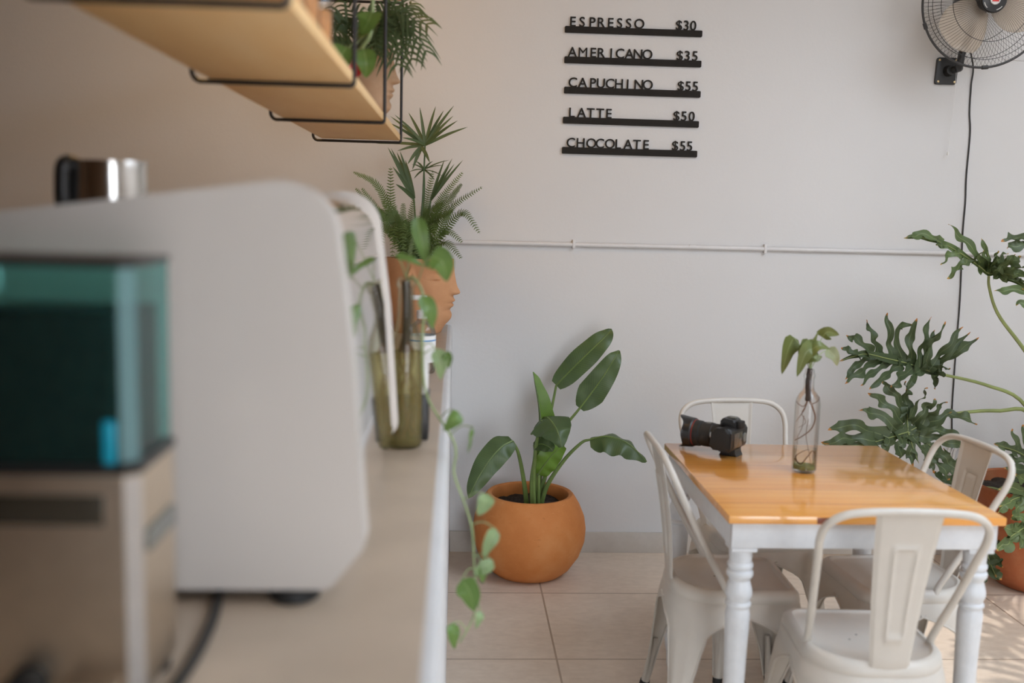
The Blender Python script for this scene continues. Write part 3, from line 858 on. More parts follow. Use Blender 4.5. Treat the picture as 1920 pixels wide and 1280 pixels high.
for i, (p0, p1, p2, w, n, mt, dy) in enumerate(aleaves):
    P = [at(*p0, aY + dy), at(*p1, aY + dy - 0.01), at(*p2, aY + dy)]
    lf = obj('leaf', add_leaf(B(), P, arrow_w(w * 1.25), n, fold=0.2, nu=12, nv=6, wave=0.0012, wfreq=2, seed=i), M[mt], bt, recalc=False)
    obj('leaf_stalk', tube(spline([neck + V((0, 0, -0.004)), neck.lerp(P[0], 0.5) + V((0, 0, 0.012)), P[0]], 10), 0.0011, 6), M['pothos_stem'], lf)

# ------------------------------------------------------------------ round terracotta pot with bird of paradise
pc = V((0.326, 4.088, 0))
pp = thing('potted_plant', 'broad leaved plant in a round terracotta pot on the tiled floor', 'plant', pc)
prof = [(0, 0.0), (0.120, 0.0), (0.140, 0.006), (0.175, 0.035), (0.212, 0.090), (0.232, 0.150), (0.2355, 0.200), (0.228, 0.250), (0.207, 0.300), (0.190, 0.328), (0.182, 0.340), (0.176, 0.346), (0.168, 0.347), (0.160, 0.343), (0.156, 0.334), (0.160, 0.30), (0.17, 0.26)]
obj('pot', lathe(prof, pc, 64), M['terracotta'], pp)
bm = B(); bmesh.ops.create_grid(bm, x_segments=50, y_segments=50, size=0.166)
for f in [f for f in bm.faces if f.calc_center_median().length > 0.162]: bm.faces.remove(f)
for v in [v for v in bm.verts if not v.link_faces]: bm.verts.remove(v)
for v in bm.verts: v.co.z = 0.288 + 0.012 * noise.noise(v.co * 30) + 0.02 * noise.noise(v.co * 8)
bm.transform(Matrix.Translation(pc)); obj('soil', bm, M['soil'], pp)
def bop_w(w, base=0.5):
    def f(u):
        return w * (math.sin(PI * (0.04 + 0.96 * u) ** 0.70) ** 0.62 if u < 0.995 else 0.02)
    return f
Yp = 4.06
def stalk(pts, r0, r1):
    n = 20
    return tube(spline(pts, n), [r0 + (r1 - r0) * i / n for i in range(n + 1)], 8)
def bop(petiole, blade, w, n, mat='bop', fold=0.18, r0=0.011, r1=0.005, wave=0.004, seed=0, nu=22, droop=0.15, prof=None):
    pt = [at(*q) for q in petiole]; bl = [at(*q) for q in blade]
    lf = obj('leaf', add_leaf(B(), bl, prof or bop_w(w), n, fold=fold, nu=nu, nv=10, wave=wave, wfreq=3.2, seed=seed, droop=droop), M[mat], pp, recalc=False)
    obj('leaf_stalk', stalk(pt, r0, r1), M['bop_stem'], lf)
    mr = spline(bl, 16)
    obj('midrib', tube([p + V(n).normalized() * 0.001 for p in mr], [r1 * 0.8 * (1 - 0.85 * i / 16) for i in range(17)], 6), M['bop_stem'], lf)
S0 = (1003, 955)
bop([(1006, 955, 4.09), (1012, 900, 4.10), (1024, 820, 4.13), (1043, 722, 4.15)], [(1043, 722, 4.15), (1074, 690, 4.14), (1110, 655, 4.13), (1135, 631, 4.14), (1147, 617, 4.15)], 0.052, (-0.35, -0.9, 0.15), seed=1, fold=0.15, wave=0.005)
bop([(1008, 955, 4.08), (1020, 900, 4.08), (1050, 815, 4.08), (1087, 765, 4.08)], [(1087, 765, 4.08), (1110, 735, 4.07), (1135, 700, 4.06), (1152, 672, 4.06), (1161, 657, 4.07)], 0.058, (-0.15, -0.95, 0.1), seed=2, fold=0.12, wave=0.005, prof=lambda u: 0.064 * min(1, (u + 0.03) / 0.25) ** 0.55 * max(0.01, 1 - u) ** 0.75 * (1 + 0.55 * u))
# rolled new leaf, upright and pale
bop([(1004, 958, 4.04), (1004, 900, 4.04), (1004, 840, 4.04)], [(1006, 860, 4.045), (1012, 800, 4.04), (1010, 760, 4.04), (1003, 720, 4.05), (999, 697, 4.06)], 0.05, (0.75, -0.65, 0.1), 'bop_new', fold=0.75, seed=3, r0=0.012, r1=0.008, wave=0.002, droop=0.0,
    prof=lambda u: 0.088 * (min(1, (u + 0.12) / 0.4)) ** 0.7 * max(0.02, 1 - u) ** 0.75)
# front blade arching over towards us
bop([(1001, 955, 4.02), (1000, 900, 4.00), (1006, 830, 3.97), (1016, 788, 3.95)], [(1018, 783, 3.99), (1027, 783, 3.95), (1040, 798, 3.89), (1048, 816, 3.86), (1053, 838, 3.85)], 0.10, (0.0, -0.62, 0.78), seed=4, fold=-0.12, droop=0.3, wave=0.006,
    prof=lambda u: 0.105 * min(1, (u + 0.10) / 0.30) ** 0.6 * max(0.02, 1 - u) ** 0.6)
bop([(998, 955, 4.02), (996, 900, 4.00), (1003, 850, 3.99)], [(1000, 836, 3.99), (1015, 832, 3.97), (1030, 838, 3.95), (1037, 846, 3.945)], 0.033, (-0.1, -0.75, 0.65), seed=5, fold=0.3, r0=0.008, r1=0.004, wave=0.004)
# pale lower blade
bop([(1009, 958, 4.03), (1010, 920, 4.02), (1010, 890, 4.01)], [(1009, 888, 4.01), (1020, 872, 3.995), (1036, 852, 3.985), (1056, 834, 3.98)], 0.055, (0.1, -0.95, 0.15), 'bop_new', seed=6, fold=0.1, r0=0.008, r1=0.005, wave=0.004,
    prof=lambda u: 0.048 * math.sin(PI * (0.15 + 0.8 * u)) ** 0.5)
# left drooping
bop([(988, 950, 4.05), (982, 900, 4.03), (972, 850, 4.00), (961, 827, 3.98)], [(961, 826, 3.98), (940, 838, 3.95), (915, 866, 3.92), (893, 902, 3.90), (878, 934, 3.90)], 0.054, (-0.25, -0.9, 0.35), seed=7, fold=-0.1, wave=0.006)
# right drooping
bop([(1012, 955, 4.06), (1026, 910, 4.05), (1058, 862, 4.03), (1090, 830, 4.01), (1106, 824, 4.00)], [(1106, 824, 4.00), (1135, 818, 3.98), (1168, 826, 3.96), (1192, 843, 3.95), (1212, 866, 3.95)], 0.068, (0.15, -0.42, 0.9), seed=8, fold=-0.3, droop=0.25, wave=0.007)
bm = stalk([at(1000, 960, 4.06), at(1003, 900, 4.06), at(1010, 850, 4.07)], 0.014, 0.006); obj('crown_stem', bm, M['bop_stem'], pp)

# ------------------------------------------------------------------ split-leaf philodendron at the right
qc = V((2.455, 3.985, 0))
ph = thing('potted_plant', 'large split leaf plant in a dark terracotta pot at the right edge', 'plant', qc)
prof = [(0, 0), (0.135, 0), (0.150, 0.006), (0.190, 0.045), (0.225, 0.110), (0.246, 0.200), (0.258, 0.300), (0.263, 0.372), (0.276, 0.378), (0.280, 0.392), (0.280, 0.425), (0.272, 0.432), (0.258, 0.428), (0.254, 0.40), (0.25, 0.36)]
obj('pot', lathe(prof, qc, 56), M['dark_terracotta'], ph)
bm = B(); bmesh.ops.create_grid(bm, x_segments=40, y_segments=40, size=0.255)
for f in [f for f in bm.faces if f.calc_center_median().length > 0.252]: bm.faces.remove(f)
for v in [v for v in bm.verts if not v.link_faces]: bm.verts.remove(v)
for v in bm.verts: v.co.z = 0.39 + 0.012 * noise.noise(v.co * 26)
bm.transform(Matrix.Translation(qc)); obj('soil', bm, M['soil'], ph)
def strip2d(bm, curve, hw, frame, n=18, nv=4, seed=0, wav=0.0, u0=0.0, lift=0.0):
    """a strip in leaf space: curve(t)->(a,b), hw(t) half width; frame maps (a,b,h) to world"""
    uvl = bm.loops.layers.uv.verify(); rows = []
    rnd = random.Random(seed); p1, p2 = rnd.random() * 6.3, rnd.random() * 6.3
    for i in range(n + 1):
        t = i / n
        a, b = curve(t); a2, b2 = curve(min(1, t + 0.01)); a1, b1 = curve(max(0, t - 0.01))
        T = V((a2 - a1, b2 - b1)); T.normalize(); S = V((-T.y, T.x))
        w = hw(t); row = []
        for k in range(nv + 1):
            v = -1 + 2 * k / nv
            ww = w * (1 + wav * math.sin(t * 19 + (p1 if v > 0 else p2)) * (1 if t > 0.15 else t / 0.15))
            x, y = a + S.x * ww * v, b + S.y * ww * v
            hgt = lift * t * t + 0.30 * w * abs(v) + 0.20 * w * math.sin(t * 15 + p1 + v * 1.5) * abs(v) * min(1, t * 3)
            row.append((bm.verts.new(frame(x, y, hgt)), (0.5 + 0.5 * v, t if u0 == 0 else t * u0)))
        rows.append(row)
    for r1, r2 in zip(rows, rows[1:]):
        for k in range(nv):
            q = (r1[k], r1[k + 1], r2[k + 1], r2[k])
            f = bm.faces.new([x[0] for x in q])
            for l, x in zip(f.loops, q): l[uvl].uv = x[1]
def philo_leaf(origin, tip, side_hint, L_over=1.0, wid=0.62, seed=0, mat='philo', bend=0.25, n_l=7, stalk_pts=None, cup=0.15, rear=True, thin=1.0, up_scale=1.0, dn_scale=1.0):
    """origin: where the stalk meets the blade; tip: leaf tip; side_hint: direction of one row of lobes"""
    A = tip - origin; L = A.length; A.normalize()
    S = V(side_hint); S = (S - A * S.dot(A)).normalized()
    N = A.cross(S).normalized()
    def frame(a, b, h):
        return origin + A * a + S * b + N * (h + cup * abs(b) - bend * a * a / L - 0.5 * bend * b * b / L)
    rnd = random.Random(seed)
    bm = B()
    strip2d(bm, lambda t: (L * (-0.06 + 1.06 * t), 0.0), lambda t: L * 0.125 * (1 - t) ** 0.6 * min(1, 0.35 + t * 4) + 0.002, frame, n=30, seed=seed)
    for sgn, scl in ((1, up_scale), (-1, dn_scale)):
        for i in range(n_l):
            f = i / (n_l - 1)
            s0 = L * (-0.02 + 0.80 * f)
            ang = math.radians((128 if rear else 100) - (86 if rear else 58) * f + rnd.uniform(-6, 6))
            ln = L * wid * scl * (0.72 + 0.38 * math.sin(PI * min(1, f * 0.85 + 0.12)) - 0.42 * f) * rnd.uniform(0.9, 1.1)
            cv = rnd.uniform(0.10, 0.28)
            def curve(t, s0=s0, ang=ang, ln=ln, cv=cv, sgn=sgn):
                aa = ang - cv * t * 1.3
                return (s0 + math.cos(aa) * ln * t, sgn * math.sin(aa) * ln * t)
            bw = L * 0.062 * thin
            def hw(t, bw=bw):
                return bw * (1.25 - 1.0 * min(1, t / 0.35) * 0.55) * (1 if t < 0.55 else max(0.0, 1 - ((t - 0.55) / 0.45)) ** 0.6) * (1 + 0.35 * math.exp(-((t - 0.62) / 0.16) ** 2)) + 0.0008
            strip2d(bm, curve, hw, frame, n=20, nv=4, seed=seed * 31 + i * 2 + (sgn > 0), wav=0.22, lift=L * rnd.uniform(-0.10, 0.06))
    lf = obj('leaf', bm, M[mat], ph, recalc=False)
    ribs = B()
    add_tube(ribs, [frame(L * t, 0, 0.003) for t in [k / 12 for k in range(13)]], [0.0035 * (1 - 0.8 * k / 12) for k in range(13)], 6)
    obj('midrib', ribs, M['philo_stem'], lf)
    if stalk_pts:
        P = spline([origin] + stalk_pts, 26)
        obj('leaf_stalk', tube(P, [0.0055 + 0.005 * i / 26 for i in range(27)], 8), M['philo_stem'], lf)
    return lf
base = qc + V((0, 0, 0.39))
def lobed_leaf(ribs, lobes, mat, seed, origin, stalk_pts=None, wig=1.0):
    """a deeply lobed blade: ribs = (points, half width), lobes = (points from the rib to the tip, half width at the base)"""
    rnd = random.Random(seed); bm = B()
    for pts, w in ribs:
        P = [at(*p) for p in pts]
        add_leaf(bm, P, lambda u, w=w: w * 0.72 * (0.7 + 0.5 * math.sin(PI * min(1, u * 0.9 + 0.05)) + 0.18 * math.sin(u * 21)) * (1 - u) ** 0.6 + 0.001, (0.1, -0.9, 0.35), fold=0.22, nu=26, nv=6, wave=w * 0.12, wfreq=3, seed=rnd.randrange(999))
    for pts, w in lobes:
        P = [at(*p) for p in pts]
        L = (P[-1] - P[0]).length
        p1, p2, am = rnd.random() * 6, rnd.random() * 6, rnd.uniform(0.16, 0.34)
        fr = rnd.uniform(16, 22)
        # meandering centre line
        Q = spline(P, 16); T = (P[-1] - P[0]).normalized(); S = T.cross(V((0, -1, 0.2))).normalized()
        Q = [q + S * (wig * w * 0.30 * math.sin(i / 16 * fr * 0.8 + p1) * min(1, i / 5)) + V((0, -1, 0)) * (wig * w * 0.7 * math.sin(i / 16 * 11 + p2)) for i, q in enumerate(Q)]
        def hw(u, w=w, p1=p1, am=am, fr=fr):
            b_ = w * (2.05 - 1.20 * (u / 0.36) ** 0.8) if u < 0.36 else w * (0.85 + 0.5 * math.exp(-((u - 0.62) / 0.17) ** 2))
            if u > 0.72: b_ *= max(0.0, 1 - ((u - 0.72) / 0.28)) ** 0.65
            return b_ * (1 + am * math.sin(u * fr + p1)) + 0.0006
        add_leaf(bm, Q, hw, (rnd.uniform(-0.3, 0.3), -0.9, rnd.uniform(0.1, 0.5)), fold=rnd.uniform(0.1, 0.4), nu=26, nv=4, wave=w * 0.32, wfreq=3.0, seed=rnd.randrange(999))
    lf = obj('leaf', bm, M[mat], ph, recalc=False)
    rb = B()
    for pts, w in ribs:
        P = spline([at(*p) + V((0, -0.003, 0)) for p in pts], 14)
        add_tube(rb, P, [0.0030 * (1 - 0.8 * i / 14) for i in range(15)], 6)
    obj('midrib', rb, M['philo_stem'], lf)
    if stalk_pts:
        P = spline([origin] + stalk_pts, 26)
        obj('leaf_stalk', tube(P, [0.0050 + 0.005 * i / 26 for i in range(27)], 8), M['philo_stem'], lf)
# middle leaf, pointing left, its upper lobes raised
Yb = 3.95
def lb(bx_, by_, tx, ty, w, mx=None, my=None, yb=Yb, yt=None, bow=0):
    yt = yb - 0.05 if yt is None else yt
    if mx is None: mx, my = (bx_ + tx) / 2 + bow, (by_ + ty) / 2
    return ([(bx_, by_, yb), (mx, my, (yb + yt) / 2 - 0.01), (tx, ty, yt)], w)
lobed_leaf([([(1746, 697, 3.98), (1702, 681, 3.95), (1660, 671, 3.91), (1625, 663, 3.88), (1595, 669, 3.86), (1574, 677, 3.85)], 0.026)],
    [lb(1635, 665, 1586, 630, 0.014, 1608, 636, 3.90), lb(1612, 667, 1577, 650, 0.013, yb=3.88), lb(1652, 669, 1623, 600, 0.013, 1636, 632), lb(1672, 673, 1664, 587, 0.013, 1667, 628),
     lb(1692, 679, 1712, 608, 0.013, 1680, 618), lb(1710, 684, 1718, 596, 0.013, 1706, 640), lb(1722, 688, 1745, 594, 0.013, 1730, 640), lb(1732, 691, 1774, 603, 0.013, 1746, 646), lb(1738, 693, 1755, 618, 0.011, 1738, 650),
     lb(1740, 694, 1806, 612, 0.012, 1772, 655), lb(1743, 694, 1818, 621, 0.010, 1780, 662), lb(1744, 694, 1837, 632, 0.013, 1790, 662), lb(1746, 696, 1781, 690, 0.012, 1764, 688),
     lb(1636, 666, 1585, 712, 0.011, 1606, 684, yt=3.84), lb(1655, 671, 1584, 719, 0.012, 1620, 692, yt=3.82), lb(1672, 676, 1612, 722, 0.010, 1640, 696, yt=3.82), lb(1690, 682, 1630, 731, 0.011, 1660, 704, yt=3.80),
     lb(1712, 688, 1672, 728, 0.015, 1690, 706, yt=3.82), lb(1724, 692, 1699, 732, 0.012, 1712, 710, yt=3.82), lb(1746, 699, 1754, 730, 0.012, 1756, 712, yt=3.88), lb(1748, 698, 1772, 706, 0.010, yt=3.92)],
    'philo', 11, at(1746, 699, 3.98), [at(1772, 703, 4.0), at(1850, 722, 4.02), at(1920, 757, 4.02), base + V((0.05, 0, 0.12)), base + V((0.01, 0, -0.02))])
# lower leaf, spread towards us
c0 = (1702, 809)
lobed_leaf([([(*c0, 3.86), (1660, 822, 3.82), (1610, 834, 3.77), (1541, 832, 3.72)], 0.026), ([(*c0, 3.87), (1700, 770, 3.90), (1700, 718, 3.90)], 0.024), ([(*c0, 3.87), (1740, 790, 3.88), (1785, 772, 3.86)], 0.020),
            ([(*c0, 3.86), (1712, 840, 3.80), (1722, 868, 3.74)], 0.018), ([(*c0, 3.86), (1750, 840, 3.84), (1790, 890, 3.80)], 0.016)],
    [lb(1640, 826, 1541, 832, 0.020, 1590, 822, 3.80, 3.72), lb(1665, 820, 1551, 807, 0.020, 1600, 798, 3.82, 3.76), lb(1690, 812, 1609, 769, 0.018, 1648, 778, 3.85, 3.82), lb(1696, 795, 1628, 735, 0.016, 1662, 758, 3.88, 3.86),
     lb(1700, 775, 1652, 712, 0.014, 1676, 738, 3.89, 3.87), lb(1700, 770, 1700, 714, 0.016, 1698, 740, 3.90, 3.88), lb(1703, 785, 1741, 727, 0.014, 1722, 752, 3.88), lb(1712, 796, 1755, 747, 0.014, 1735, 768, 3.88), lb(1728, 795, 1774, 753, 0.015, 1752, 770, 3.88),
     lb(1735, 793, 1834, 796, 0.017, 1788, 778, 3.88, 3.84), lb(1715, 808, 1806, 821, 0.016, 1765, 808, 3.87, 3.82), lb(1722, 815, 1815, 842, 0.015, 1772, 826, 3.86, 3.80), lb(1708, 815, 1740, 868, 0.014, 1730, 842, 3.85, 3.78),
     lb(1700, 815, 1713, 872, 0.017, 1706, 842, 3.84, 3.75), lb(1690, 818, 1686, 862, 0.015, 1688, 840, 3.83, 3.75), lb(1670, 824, 1655, 858, 0.014, 1660, 840, 3.80, 3.74), lb(1740, 836, 1781, 902, 0.017, 1760, 868, 3.84, 3.78), lb(1750, 842, 1806, 908, 0.016, 1785, 872, 3.83, 3.79), lb(1730, 832, 1752, 885, 0.013, 1742, 860, 3.83, 3.78)],
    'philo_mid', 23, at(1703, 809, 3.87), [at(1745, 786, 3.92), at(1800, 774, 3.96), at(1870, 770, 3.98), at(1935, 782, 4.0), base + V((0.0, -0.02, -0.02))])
# upper leaf seen from below
lobed_leaf([([(1854, 513, 3.95), (1815, 484, 3.92), (1765, 455, 3.86), (1730, 446, 3.82), (1695, 446, 3.78)], 0.020), ([(1854, 512, 3.95), (1880, 515, 3.90), (1925, 540, 3.84), (1960, 565, 3.80)], 0.022), ([(1854, 511, 3.95), (1852, 480, 3.93), (1842, 450, 3.92)], 0.014)],
    [lb(1770, 458, 1697, 446, 0.013, 1735, 440, 3.86, 3.78), lb(1848, 505, 1776, 421, 0.015, 1815, 458, 3.94, 3.88), lb(1852, 505, 1840, 447, 0.012, 1846, 474, 3.94), lb(1855, 505, 1886, 473, 0.015, 1872, 486, 3.94, 3.88),
     lb(1800, 475, 1767, 498, 0.011, 1776, 478, 3.90, 3.84), lb(1816, 485, 1776, 522, 0.014, 1800, 500, 3.91, 3.84), lb(1775, 460, 1755, 459, 0.008, yb=3.87), lb(1856, 510, 1870, 470, 0.012, yb=3.94), lb(1860, 510, 1918, 482, 0.014, 1890, 492, 3.93, 3.86), lb(1868, 512, 1925, 500, 0.014, 1900, 502, 3.91, 3.84),
     lb(1880, 515, 1930, 518, 0.013, 1905, 514, 3.89, 3.82), lb(1870, 508, 1905, 476, 0.010, yb=3.9), lb(1890, 520, 1930, 530, 0.013, yb=3.88), lb(1865, 514, 1900, 528, 0.011, yb=3.92), lb(1825, 490, 1845, 470, 0.010, yb=3.92)],
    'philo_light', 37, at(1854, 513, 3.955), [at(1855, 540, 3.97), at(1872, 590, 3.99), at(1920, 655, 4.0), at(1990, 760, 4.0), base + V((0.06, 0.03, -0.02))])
# tips entering from the right edge
def lb2(b0, m, t, w, y0, y1): return ([(b0[0], b0[1], y0), (m[0], m[1], (y0 + y1) / 2), (t[0], t[1], y1)], w)
lobed_leaf([([(1990, 470, 3.80), (1960, 462, 3.77), (1930, 456, 3.74)], 0.02)],
    [lb2((1945, 458), (1912, 446), (1877, 452), 0.018, 3.76, 3.72), lb2((1945, 462), (1914, 460), (1884, 463), 0.016, 3.76, 3.70), lb2((1960, 458), (1945, 430), (1935, 410), 0.015, 3.78, 3.74), lb2((1965, 470), (1950, 495), (1935, 515), 0.015, 3.78, 3.74)],
    'philo_mid', 43, at(1990, 470, 3.80), [at(2020, 560, 3.9), at(2010, 760, 3.98), base + V((0.09, -0.03, -0.02))])
lobed_leaf([([(1985, 560, 3.72), (1950, 552, 3.69), (1925, 548, 3.66)], 0.02)],
    [lb2((1950, 552), (1905, 544), (1861, 547), 0.013, 3.69, 3.62), lb2((1950, 556), (1925, 568), (1908, 570), 0.015, 3.69, 3.64), lb2((1960, 550), (1940, 535), (1915, 540), 0.012, 3.70, 3.66)],
    'philo_light', 47, at(1985, 560, 3.72), [at(2040, 650, 3.85), at(2030, 800, 3.96), base + V((0.10, 0.0, -0.02))])
# leaves low over the pot
def lb2(b0, m, t, w, y0, y1): return ([(b0[0], b0[1], y0), (m[0], m[1], (y0 + y1) / 2), (t[0], t[1], y1)], w)
lobed_leaf([([(1965, 872, 3.84), (1935, 862, 3.80), (1905, 845, 3.75), (1865, 833, 3.70)], 0.018)],
    [lb2((1925, 858), (1908, 836), (1897, 804), 0.014, 3.79, 3.74), lb2((1905, 846), (1885, 836), (1864, 832), 0.013, 3.76, 3.70), lb2((1935, 862), (1922, 830), (1918, 796), 0.014, 3.80, 3.76), lb2((1930, 862), (1905, 862), (1880, 850), 0.014, 3.78, 3.72),
     lb2((1940, 868), (1912, 880), (1882, 876), 0.016, 3.79, 3.70), lb2((1945, 870), (1920, 892), (1893, 902), 0.016, 3.80, 3.72), lb2((1950, 866), (1945, 830), (1940, 790), 0.014, 3.82, 3.78), lb2((1955, 874), (1940, 900), (1925, 925), 0.015, 3.82, 3.74)],
    'philo_mid', 53, at(1965, 872, 3.84), [at(1990, 890, 3.9), base + V((0.03, -0.06, -0.02))], wig=0.45)
lobed_leaf([([(1960, 915, 3.74), (1930, 925, 3.70), (1900, 935, 3.66), (1874, 950, 3.62)], 0.020)],
    [lb2((1930, 924), (1900, 915), (1872, 918), 0.018, 3.70, 3.62), lb2((1915, 930), (1890, 942), (1870, 962), 0.018, 3.68, 3.60), lb2((1925, 928), (1908, 955), (1896, 975), 0.017, 3.69, 3.60), lb2((1940, 922), (1922, 900), (1902, 888), 0.015, 3.72, 3.66),
     lb2((1945, 925), (1930, 955), (1920, 985), 0.017, 3.71, 3.62), lb2((1950, 918), (1940, 895), (1930, 876), 0.014, 3.73, 3.69)],
    'philo_light', 59, at(1960, 915, 3.74), [at(1990, 915, 3.85), base + V((0.05, -0.08, -0.02))], wig=0.45)
lobed_leaf([([(1950, 968, 3.66), (1925, 985, 3.62), (1895, 1005, 3.58), (1868, 1030, 3.55)], 0.024)],
    [lb2((1925, 984), (1900, 990), (1882, 990), 0.016, 3.62, 3.56), lb2((1910, 995), (1890, 1016), (1869, 1030), 0.020, 3.60, 3.54), lb2((1930, 984), (1920, 1006), (1912, 1030), 0.017, 3.62, 3.56), lb2((1935, 978), (1915, 970), (1896, 966), 0.014, 3.64, 3.58), lb2((1940, 980), (1935, 1005), (1932, 1030), 0.016, 3.63, 3.58)],
    'philo_light', 61, at(1950, 968, 3.66), [at(1985, 930, 3.8), base + V((0.02, -0.1, -0.02))], wig=0.45)
# leaf behind the right chair
lobed_leaf([([(1830, 920, 4.06), (1805, 905, 4.04), (1780, 880, 4.0), (1765, 860, 3.97)], 0.022)],
    [lb2((1800, 902), (1782, 870), (1768, 840), 0.018, 4.03, 3.96), lb2((1805, 905), (1800, 880), (1798, 852), 0.016, 4.03, 3.98), lb2((1795, 900), (1770, 900), (1748, 885), 0.020, 4.02, 3.96), lb2((1812, 910), (1820, 885), (1828, 862), 0.016, 4.04, 4.0), lb2((1800, 908), (1780, 922), (1760, 925), 0.020, 4.02, 3.97)],
    'philo', 67, at(1830, 920, 4.06), [at(1855, 915, 4.06), base + V((-0.05, 0.0, -0.02))], wig=0.45)
# low hanging leaf below the table edge
lobed_leaf([([(1848, 1010, 3.86), (1850, 1035, 3.83), (1858, 1060, 3.80), (1868, 1082, 3.76)], 0.022)],
    [lb2((1850, 1030), (1868, 1050), (1880, 1062), 0.016, 3.83, 3.78), lb2((1852, 1050), (1864, 1074), (1879, 1086), 0.018, 3.81, 3.75), lb2((1846, 1045), (1838, 1075), (1842, 1108), 0.015, 3.82, 3.76), lb2((1846, 1025), (1832, 1030), (1822, 1050), 0.016, 3.84, 3.80), lb2((1850, 1015), (1866, 1020), (1876, 1012), 0.015, 3.85, 3.82)],
    'philo', 73, at(1848, 1010, 3.86), [at(1856, 960, 3.92), at(1880, 915, 3.95), base + V((-0.08, -0.05, -0.02))], wig=0.45)
# leaves of the same plant further right
for k, (dx, dy, dz, tx, ty, tz) in enumerate([(0.35, -0.30, 0.75, 0.15, -0.55, 0.70), (0.55, -0.10, 0.95, 0.45, -0.45, 0.95), (0.25, -0.45, 0.45, 0.05, -0.75, 0.40), (0.50, -0.40, 0.60, 0.35, -0.80, 0.55), (0.45, 0.10, 1.25, 0.25, -0.15, 1.35), (-0.42, -1.20, 1.22, -0.74, -1.30, 1.16), (-0.30, -1.00, 1.02, -0.58, -1.20, 0.98), (-0.40, -1.45, 1.30, -0.68, -1.66, 1.24)]):
    philo_leaf(base + V((dx, dy, dz)), base + V((tx, ty, tz)), (1, 0.1, 0.3), seed=80 + k, wid=0.7, n_l=7, stalk_pts=[base + V((dx * 0.6, dy * 0.6, dz * 0.8)), base + V((0.05, -0.03, -0.02))])

# ------------------------------------------------------------------ head shaped planters
def head_mesh(c, s, yaw, hz=0.30, seg=180, nz=90, thick=0.012):
    """a clay head cut open at the crown; local +x is the face direction"""
    bm = B(); rings = []
    def gauss(x, m, sg): return math.exp(-((x - m) / sg) ** 2)
    def rad(z, phi):
        # z: 0 neck bottom .. 1 rim ; phi 0 = face
        a = 0.118 + 0.030 * min(1, z * 2.2); b = 0.105 + 0.012 * math.sin(PI * min(1, z))
        if z < 0.25: a -= 0.020 * (1 - z / 0.25); b -= 0.012 * (1 - z / 0.25)
        cx, sx = math.cos(phi), math.sin(phi)
        r = 1 / math.sqrt((cx / a) ** 2 + (sx / b) ** 2)
        ap = abs(phi)
        f = lambda sg: math.exp(-(ap / sg) ** 2)
        # chin, lips, nose, brow
        r += 0.013 * gauss(z, 0.20, 0.075) * f(0.36)
        r -= 0.006 * gauss(z, 0.312, 0.028) * f(0.36)
        r += 0.0080 * gauss(z, 0.372, 0.026) * f(0.24)
        r += 0.0090 * gauss(z, 0.442, 0.026) * f(0.21)
        r -= 0.0055 * gauss(z, 0.408, 0.009) * f(0.30)
        nt = (z - 0.555) / 0.35
        if 0 <= nt <= 1: nz_ = 0.72 * (1 - nt) ** 1.15 + 0.28 * math.exp(-(nt / 0.17) ** 2)
        elif -0.12 < nt < 0: nz_ = max(0.0, 1 - (nt / 0.12) ** 2) ** 0.6
        else: nz_ = 0.0
        r += 0.030 * nz_ * math.exp(-(ap / (0.115 + 0.055 * nz_)) ** 2)
        r += 0.009 * gauss(z, 0.575, 0.034) * math.exp(-((ap - 0.22) / 0.07) ** 2)
        r -= 0.012 * gauss(z, 0.77, 0.065) * math.exp(-((ap - 0.66) / 0.30) ** 2)
        r += 0.011 * gauss(z, 0.750, 0.034) * math.exp(-((ap - 0.74) / 0.19) ** 2)
        r -= 0.0060 * gauss(z, 0.722, 0.009) * math.exp(-((ap - 0.74) / 0.21) ** 2)
        r += 0.008 * gauss(z, 0.865, 0.035) * math.exp(-((ap - 0.55) / 0.35) ** 2)
        r += 0.006 * gauss(z, 0.52, 0.10) * math.exp(-((ap - 0.85) / 0.25) ** 2)
        # ear
        e = math.exp(-(((z - 0.76) / 0.115) ** 2 + ((ap - 1.62) / 0.13) ** 2) ** 2)
        e2 = math.exp(-(((z - 0.77) / 0.07) ** 2 + ((ap - 1.58) / 0.06) ** 2))
        r += 0.020 * e - 0.014 * e2
        return r
    for i in range(nz + 1):
        z = i / nz
        rings.append([bm.verts.new((rad(z, 2 * PI * k / seg - PI) * math.cos(2 * PI * k / seg - PI), rad(z, 2 * PI * k / seg - PI) * math.sin(2 * PI * k / seg - PI), z * hz)) for k in range(seg)])
    def inner(z, f): return [bm.verts.new((rad(z, 2 * PI * k / seg - PI) * f * math.cos(2 * PI * k / seg - PI), rad(z, 2 * PI * k / seg - PI) * f * math.sin(2 * PI * k / seg - PI), z * hz)) for k in range(seg)]
    rings.append(inner(1.0, 0.90)); rings.append(inner(0.82, 0.88))
    for a, b in zip(rings, rings[1:]):
        for k in range(seg): bm.faces.new((a[k], a[(k + 1) % seg], b[(k + 1) % seg], b[k]))
    bm.faces.new(rings[0][::-1])
    cv = bm.verts.new((0, 0, 0.82 * hz))
    for k in range(seg): bm.faces.new((rings[-1][k], rings[-1][(k + 1) % seg], cv))
    bm.transform(Matrix.Translation(c) @ Matrix.Rotation(yaw, 4, 'Z') @ Matrix.Scale(s, 4))
    return bm
def disc(c, r, z): return lathe([(0, z + 0.006), (r * 0.6, z + 0.008), (r, z)], c, 32)
